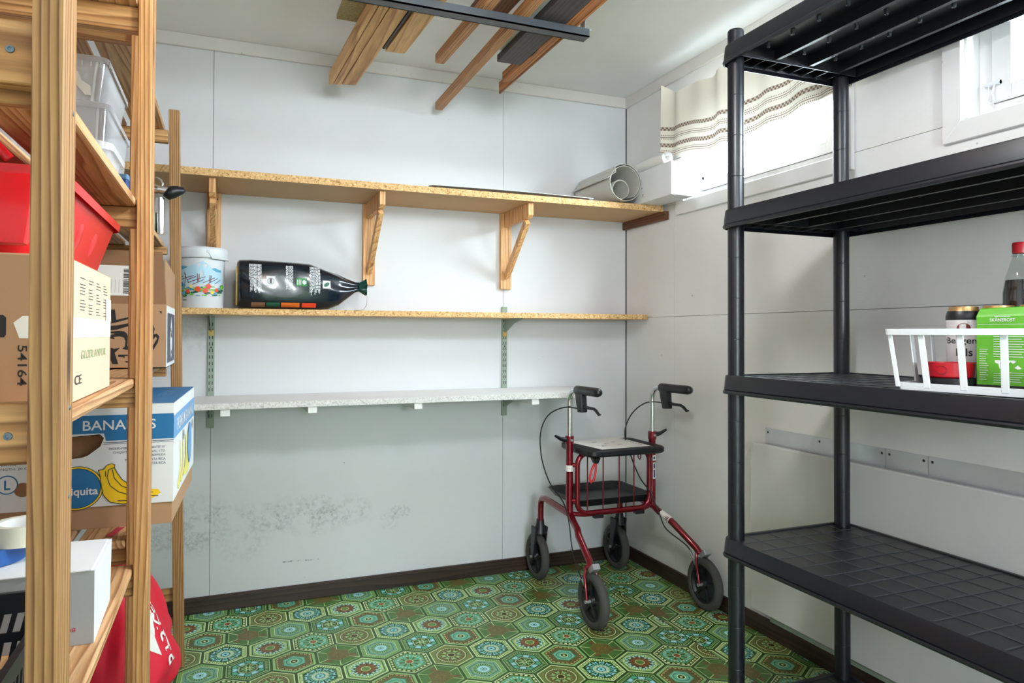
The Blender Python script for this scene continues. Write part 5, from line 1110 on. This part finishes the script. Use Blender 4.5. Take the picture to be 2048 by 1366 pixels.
# ------------------------------------------------------------------ things on the top shelf
ZS = 1.6255
gs = thing('metal_profile', 'thin grey metal profile lying along the top shelf edge', 'metal profile', (-0.7, -0.28, ZS))
MB().grid(lambda u, v: (-1.055 + 0.70 * u, -0.325 + 0.085 * v, ZS + 0.009 + 0.0035 * math.sin(PI * u) * (1 - v)), 24, 2).build('sheet', M['foil'], gs, smooth=60, solid=0.0012)
MB().box(-0.375, -0.325, ZS, -0.357, -0.322, ZS + 0.009).box(-1.057, -0.30, ZS, -1.053, -0.26, ZS + 0.012).build('end_cap', M['blackplastic'], gs, kind='stuff')
def roll(name, label, c, y0, y1, r0, r1, turns, mat, tail=None, a0=0.0, th=0.0016):
    """a paper roll: spiral in XZ, extruded along Y"""
    n = int(36 * turns); pts = []
    for i in range(n + 1):
        f = i / n; a = a0 + 2 * PI * turns * f; r = r0 + (r1 - r0) * f; pts.append((c[0] + r * math.cos(a), c[1] + r * math.sin(a)))
    if tail: pts += tail
    m_ = len(pts)
    return tag(MB().grid(lambda u, v: (pts[int(round(u * (m_ - 1)))][0], y0 + (y1 - y0) * v, pts[int(round(u * (m_ - 1)))][1]), m_ - 1, 4).build(name, mat, smooth=60, solid=th), label, 'paper roll', 'paper rolls on the top shelf')
# outer sheet: loose loop whose free edge runs back up to the left
pts_tail = [(-0.262, 1.748), (-0.285, 1.733), (-0.305, 1.718)]
roll('paper_roll', 'large loose roll of cream paper lying beside the white box', (-0.217, 1.7060), -0.352, -0.03, 0.068, 0.0795, 1.5, M['greypaper'], pts_tail, a0=PI * 0.70 - 2 * PI * 1.5)
roll('paper_roll', 'tight grey-white paper tube inside the large loose roll', (-0.230, 1.6800), -0.335, -0.04, 0.037, 0.0400, 1.3, M['greypaper'], a0=0.4)
wbx = thing('cardboard_box', 'white box with a faint label jutting out from the top shelf', 'box', (-0.08, -0.3, ZS))
MB().hexa([(-0.1345, -0.568, ZS), (-0.021, -0.560, ZS), (-0.021, -0.03, ZS), (-0.1345, -0.03, ZS)], [(-0.1345, -0.568, 1.762), (-0.021, -0.560, 1.752), (-0.021, -0.03, 1.758), (-0.1345, -0.03, 1.76)]).build('box_body', M['cartonwhite'], wbx, bevel=0.002, seg=1, weld=True)
fr = Frame((-0.1345, -0.5685, ZS), (0.9975, 0.07, 0), (0, 0, 1)); mb = MB()
for i in range(5): fr.rect(0.02, 0.03 + i * 0.018, 0.09 - (i % 2) * 0.02, 0.0312 + i * 0.018, 1, mb)
fr.rect(0.02, 0.03, 0.021, 0.11, 1, mb)
mb.build('label_print', M['cartongrey'], wbx, kind='stuff')
fr.rect(0.062, 0.022, 0.085, 0.027, 1).build('label_mark', M['inkgrey'], wbx)
fl = Frame((-0.1345, -0.05, ZS), (0, -1, 0), (0, 0, 1)); mb = MB()
for a, b, w_ in ((0.30, 0.06, 0.004), (0.305, 0.03, 0.004), (0.312, 0.034, 0.003), (0.318, 0.024, 0.002), (0.305, 0.024, 0.003)): fl.rect(a, b, a + w_, b + w_ * 1.4, 1, mb)
mb.build('spot', M['ink'], wbx, kind='stuff')
roll('paper_roll', 'small white paper roll in the corner behind the box, nearest the back wall', (-0.108, 1.7905), -0.500, -0.30, 0.010, 0.0265, 4.0, M['paper'], a0=1.0, th=0.0008)
roll('paper_roll', 'thin bright paper roll on the box near the window', (-0.050, 1.776), -0.530, -0.25, 0.006, 0.018, 4.0, M['paper'], a0=2.0, th=0.0008)

# ------------------------------------------------------------------ curtain in the corner window
def lerp_tab(tab, y):
    for (a, p), (b, q) in zip(tab[:-1], tab[1:]):
        if a >= y >= b: return p + (q - p) * (a - y) / (a - b)
    return tab[-1][1] if y < tab[-1][0] else tab[0][1]
TOPZ = [(-0.395, 2.128), (-0.45, 2.085), (-0.50, 2.066), (-0.56, 2.078), (-0.70, 2.062), (-0.82, 2.072), (-0.9, 2.085), (-1.1, 2.075), (-1.365, 2.095)]
HEMZ = [(-0.395, 1.822), (-0.52, 1.808), (-0.66, 1.790), (-0.82, 1.778), (-1.0, 1.787), (-1.2, 1.802), (-1.365, 1.810)]
NU, NV = 120, 26
cm = bpy.data.meshes.new('curtain'); vs = []; uvs = []
for i in range(NU + 1):
    y = -0.395 - 0.97 * i / NU; zt = lerp_tab(TOPZ, y); zh = lerp_tab(HEMZ, y) + 0.004 * math.sin(30 * y)
    for j in range(NV + 1):
        f = j / NV; amp = 0.010 + 0.010 * f
        x = -0.052 - amp * math.sin(y * 48 + 1.0) * (0.6 + 0.4 * math.sin(y * 13)) - 0.012 * (1 - f) * math.exp(-((y + 0.395) / 0.05) ** 2)
        z = zh + (zt - zh) * f
        vs.append((x, y, z)); uvs.append((-y, z - zh if f < 0.6 else (z - zh)))
fs = [[i * (NV + 1) + j, (i + 1) * (NV + 1) + j, (i + 1) * (NV + 1) + j + 1, i * (NV + 1) + j + 1] for i in range(NU) for j in range(NV)]
cm.from_pydata(vs, [], fs); uvl = cm.uv_layers.new(name='UVMap')
for lp in cm.loops: uvl.data[lp.index].uv = uvs[lp.vertex_index]
cm.polygons.foreach_set('use_smooth', [True] * len(cm.polygons)); cm.materials.append(M['curtain'])
ct = thing('curtain', 'short cream curtain with brown woven stripes over the corner window', 'curtain', (-0.05, -0.88, 1.8))
co_ = bpy.data.objects.new('curtain_cloth', cm); COL.objects.link(co_); attach(co_, ct)
MB().tube([(-0.030, -0.38, 2.112)] + [(-0.026, -0.395 - 0.97 * i / 20, lerp_tab(TOPZ, -0.395 - 0.97 * i / 20) - 0.018) for i in range(21)] + [(-0.03, -1.375, 2.09)], 0.003, 6).build('curtain_wire', M['steel'], ct, smooth=60)
MB().tube([(-0.034, -0.382, 2.112), (-0.02, -0.380, 2.112), (-0.011, -0.380, 2.112)], 0.003, 6).tube([(-0.03, -1.372, 2.09), (-0.0005, -1.372, 2.09)], 0.003, 6).build('curtain_hook', M['brass'], ct, kind='stuff')

# ------------------------------------------------------------------ white basket with groceries on the black unit
ZK = 0.9518
KO = Vector((-0.496, -1.892, 0)); KX = Vector((0.989, 0.150, 0)).normalized(); KY = Vector((KX.y, -KX.x, 0))
KA, KB, HB = 0.212, 0.320, 0.120
def kp(a, b, z): return KO + KX * a + KY * b + Vector((0, 0, z))
bx = thing('basket', 'white plastic basket with upright bars on the black shelf', 'basket', kp(KA / 2, KB / 2, ZK))
def wallpt(side, s, f):
    o = 0.012 * f
    if side == 0: return kp(-o, -o + s * (KB + 2 * o), ZK + HB * f)
    if side == 2: return kp(KA + o, -o + s * (KB + 2 * o), ZK + HB * f)
    if side == 1: return kp(-o + s * (KA + 2 * o), -o, ZK + HB * f)
    return kp(-o + s * (KA + 2 * o), KB + o, ZK + HB * f)
for side, bars in ((0, (0.0, 0.185, 0.40, 0.62, 0.83, 1.0)), (2, (0.0, 0.185, 0.40, 0.62, 0.83, 1.0)), (1, (0.33, 0.66)), (3, (0.33, 0.66))):
    for s in bars:
        w_ = 0.0068 if 0 < s < 1 else 0.005
        nrm = {0: -KX, 2: KX, 1: -KY, 3: KY}[side]; tan = KY if side in (0, 2) else KX
        a, b = wallpt(side, s, 0.04), wallpt(side, s, 0.97)
        q = lambda p: [p - tan * w_ + nrm * 0.0028, p + tan * w_ + nrm * 0.0028, p + tan * w_ - nrm * 0.0012, p - tan * w_ - nrm * 0.0012]
        MB().hexa(q(a), q(b)).build('bar', M['whiteplastic'], bx, bevel=0.0015, seg=1, weld=True)
def kring(o, z): return [kp(a, b, z) for a, b, _ in rrect(-o, KA + o, -o, KB + o, 0.012, 0, 3)]
def bring(f0, f1, o0, o1, nm):
    A = lambda f, o: kring(0.012 * f + o, ZK + HB * f)
    loft(MB(), [A(f0, o0), A(f0, o1), A(f1, o1), A(f1, o0), A(f0, o0)]).build(nm, M['whiteplastic'], bx, smooth=40)
bring(0.93, 1.03, -0.004, 0.009, 'rim'); bring(0.0, 0.125, -0.002, 0.002, 'bottom_band')
mb = MB()
for i in range(8): mb.hexa([kp(0, 0.012 + i * 0.04, ZK), kp(KA, 0.012 + i * 0.04, ZK), kp(KA, 0.026 + i * 0.04, ZK), kp(0, 0.026 + i * 0.04, ZK)], [kp(0, 0.012 + i * 0.04, ZK + 0.003), kp(KA, 0.012 + i * 0.04, ZK + 0.003), kp(KA, 0.026 + i * 0.04, ZK + 0.003), kp(0, 0.026 + i * 0.04, ZK + 0.003)])
mb.build('base', M['whiteplastic'], bx, kind='stuff')
ZG = ZK + 0.0035
def can(c, label):
    c = Vector(c); t = thing('beer_can', label, 'can', c, 'beer cans in the white basket')
    x, y, z = c
    MB().lathe([(0.0, 0.003), (0.022, 0.003), (0.0245, 0.0), (0.027, 0.004), (0.0328, 0.012), (0.0328, 0.146), (0.031, 0.152)], c, 36).build('body', M['canwhite'], t, smooth=40)
    MB().lathe([(0.031, 0.152), (0.0275, 0.163), (0.0272, 0.168), (0.0262, 0.1685), (0.0255, 0.164), (0.0, 0.163)], c, 36).build('top', M['gold'], t, smooth=40)
    MB().lathe([(0.0331, 0.140), (0.0333, 0.147), (0.0312, 0.155), (0.0300, 0.159)], c, 36).build('film', M['blackplastic'], t, smooth=40)
    b = math.atan2(CAM.y - y, CAM.x - x)
    def cp(s, h_): a = b + s / 0.0330; return (x + 0.0332 * math.cos(a), y + 0.0332 * math.sin(a), z + h_)
    text(None, 'Bergen-', -0.036, 0.086, 0.068, 0.017, M['ink'], t, bold=0.012, fn=cp); text(None, 'Pils', -0.014, 0.064, 0.030, 0.016, M['ink'], t, bold=0.012, fn=cp)
    mb = MB(); mb.poly([cp(0.013 * math.cos(a), 0.122 + 0.011 * math.sin(a)) for a in [2 * PI * i / 18 for i in range(18)]]); mb.build('crest', M['fence'], t)
    mb = MB()
    for i, (w_, h_) in enumerate(((0.052, 0.050), (0.030, 0.044), (0.040, 0.032))): mb.grid(lambda u, v: cp(-w_ / 2 + w_ * u, h_ + 0.0016 * v), 8, 1)
    mb.build('fine_print', M['inkgrey'], t, kind='stuff')
can(kp(0.172, 0.040, ZG), 'beer can with gold top at the basket corner, leftmost of the cans')
can(kp(0.172, 0.108, ZG), 'beer can with gold top, middle one, partly behind the green pack')
can(kp(0.172, 0.176, ZG), 'beer can with gold top behind the green coffee pack')
cf = thing('coffee_pack', 'upright green coffee pack with white lettering in the white basket', 'coffee pack', kp(0.09, 0.19, ZG))
Lc = 0.094; P0 = kp(0.060, 0.119, ZG); e1 = (KY + KX * 0.12).normalized(); e2 = Vector((-e1.y, e1.x, 0))
if e2.x < 0: e2 = -e2
def cpk(a, d, z): return P0 + e1 * a + e2 * d + Vector((0, 0, z))
loft(MB(), [[cpk(0.002, 0.002, 0), cpk(Lc - 0.002, 0.002, 0), cpk(Lc - 0.002, 0.05, 0), cpk(0.002, 0.05, 0)], [cpk(0, 0, 0.012), cpk(Lc, 0, 0.012), cpk(Lc, 0.052, 0.012), cpk(0, 0.052, 0.012)], [cpk(0, 0, 0.145), cpk(Lc, 0, 0.147), cpk(Lc, 0.052, 0.145), cpk(0, 0.052, 0.145)], [cpk(0.003, 0.010, 0.160), cpk(Lc - 0.003, 0.010, 0.163), cpk(Lc - 0.003, 0.040, 0.162), cpk(0.003, 0.040, 0.160)]], 0, True, True).build('pack_body', M['greenpack'], cf, bevel=0.002, seg=1)
FC = Frame(P0, e1, (0, 0, 1)); FC.n = -e2
loft(MB(), [[cpk(0.002, -0.0006, 0.0005), cpk(Lc - 0.002, -0.0006, 0.0005), cpk(Lc - 0.002, 0.051, 0.0005), cpk(0.002, 0.051, 0.0005)], [cpk(0, -0.0006, 0.012), cpk(Lc, -0.0006, 0.012), cpk(Lc, 0.0526, 0.012), cpk(0, 0.0526, 0.012)]]).build('base_band', M['ink'], cf)
text(FC, 'SKÅNEROST', 0.024, 0.134, 0.042, 0.0085, M['cartonwhite'], cf, k=2, bold=0.012)
mb = MB(); random.seed(9)
FC.rect(0.004, 0.1285, 0.088, 0.1292, 2, mb); FC.rect(0.032, 0.1435, 0.058, 0.1445, 2, mb)
for i in range(12): FC.rect(0.03, 0.119 - i * 0.0048, 0.076 + 0.008 * random.random(), 0.1202 - i * 0.0048, 2, mb)
for i in range(14): FC.rect(0.006, 0.08 - i * 0.0045, 0.016 + 0.006 * random.random(), 0.081 - i * 0.0045, 2, mb)
for i in range(5): FC.rect(0.05, 0.036 - i * 0.0042, 0.072 + 0.01 * random.random(), 0.037 - i * 0.0042, 2, mb); FC.rect(0.03, 0.034 - i * 0.0042, 0.042, 0.0348 - i * 0.0042, 2, mb)
mb.build('fine_print', M['cartonwhite'], cf, kind='stuff')
mp = FC.poly([(0.032, 0.060), (0.066, 0.060), (0.066, 0.056), (0.062, 0.054), (0.058, 0.057), (0.054, 0.053), (0.05, 0.057), (0.046, 0.05), (0.044, 0.042), (0.040, 0.044), (0.038, 0.053), (0.033, 0.055)], 2).build('map_print', M['cartonwhite'], cf)
FC.poly([(0.064, 0.046), (0.07, 0.051), (0.076, 0.045), (0.07, 0.043)], 2).build('map_print', M['cartonwhite'], cf); FC.ell(0.043, 0.054, 0.002, 0.003, 3).build('map_mark', M['ink'], mp)
# red bowl on a black dish
t = thing('bowl', 'red plastic bowl resting on the black dish inside the basket', 'bowl', kp(0.064, 0.064, ZG + 0.022))
MB().lathe([(0.0, 0.0), (0.042, 0.0), (0.0455, 0.003), (0.0480, 0.030), (0.046, 0.030), (0.0435, 0.005), (0.0, 0.003)], kp(0.064, 0.064, ZG + 0.0225), 40).build('body', M['redcap'], t, smooth=40)
bc_ = kp(0.064, 0.064, 0); a0 = math.atan2(CAM.y - bc_.y, CAM.x - bc_.x) - 0.25; mb = MB()
def bw(s, h_): a = a0 + s / 0.05; return (bc_.x + 0.0475 * math.cos(a), bc_.y + 0.0475 * math.sin(a), ZG + 0.0225 + h_)
for q0, q1 in ((0, 2.6), (3.4, 6.0)): mb.tube([bw(0.010 * math.cos(q0 + (q1 - q0) * i / 8), 0.016 + 0.008 * math.sin(q0 + (q1 - q0) * i / 8)) for i in range(9)], 0.0007, 5)
mb.build('emblem', M['fence'], t, kind='stuff')
tag(MB().lathe([(0.0, 0.0), (0.046, 0.0), (0.050, 0.004), (0.0515, 0.022), (0.050, 0.022), (0.048, 0.006), (0.0, 0.004)], kp(0.064, 0.064, ZG), 36).build('dish', M['blackplastic'], smooth=40), 'shallow black dish under the red bowl inside the basket', 'dish')
tag(MB().lathe([(0.0, 0.0), (0.025, 0.0), (0.029, 0.020), (0.027, 0.020), (0.024, 0.003), (0.0, 0.003)], (-0.300, -1.812, ZK), 28).build('dish', M['blackplastic'], smooth=40), 'small black pot standing on the shelf behind the basket corner', 'pot')
# cola bottle
bt = Vector((-0.214, -1.957, ZK)); t = thing('cola_bottle', 'clear cola bottle with red cap behind the basket groceries', 'bottle', bt)
MB().lathe([(0.0, 0.0022), (0.028, 0.0000), (0.033, 0.0109), (0.0335, 0.0981), (0.032, 0.1308), (0.0335, 0.1635), (0.033, 0.2017), (0.028, 0.2344), (0.020, 0.2616), (0.0145, 0.2790), (0.0135, 0.2899), (0.0135, 0.2943)], bt, 36).build('body', M['petclear'], t, smooth=40)
MB().lathe([(0.0, 0.0044), (0.027, 0.0033), (0.0318, 0.0131), (0.0322, 0.0981), (0.0308, 0.1308), (0.0322, 0.1635), (0.0318, 0.2017), (0.0275, 0.2289), (0.0, 0.2289)], bt, 36).build('cola', plain('cola', (16, 12, 14), 0.15, 0, 0.05), t, smooth=40)
MB().lathe([(0.0135, 0.2856), (0.0155, 0.2856), (0.0158, 0.3052), (0.0145, 0.3090), (0.0, 0.3096)], bt, 30).build('cap', M['redcap'], t, smooth=40)
MB().lathe([(0.0150, 0.2785), (0.0172, 0.2796), (0.0172, 0.2818), (0.0145, 0.2829)], bt, 30).build('neck_ring', M['petclear'], t, smooth=40)
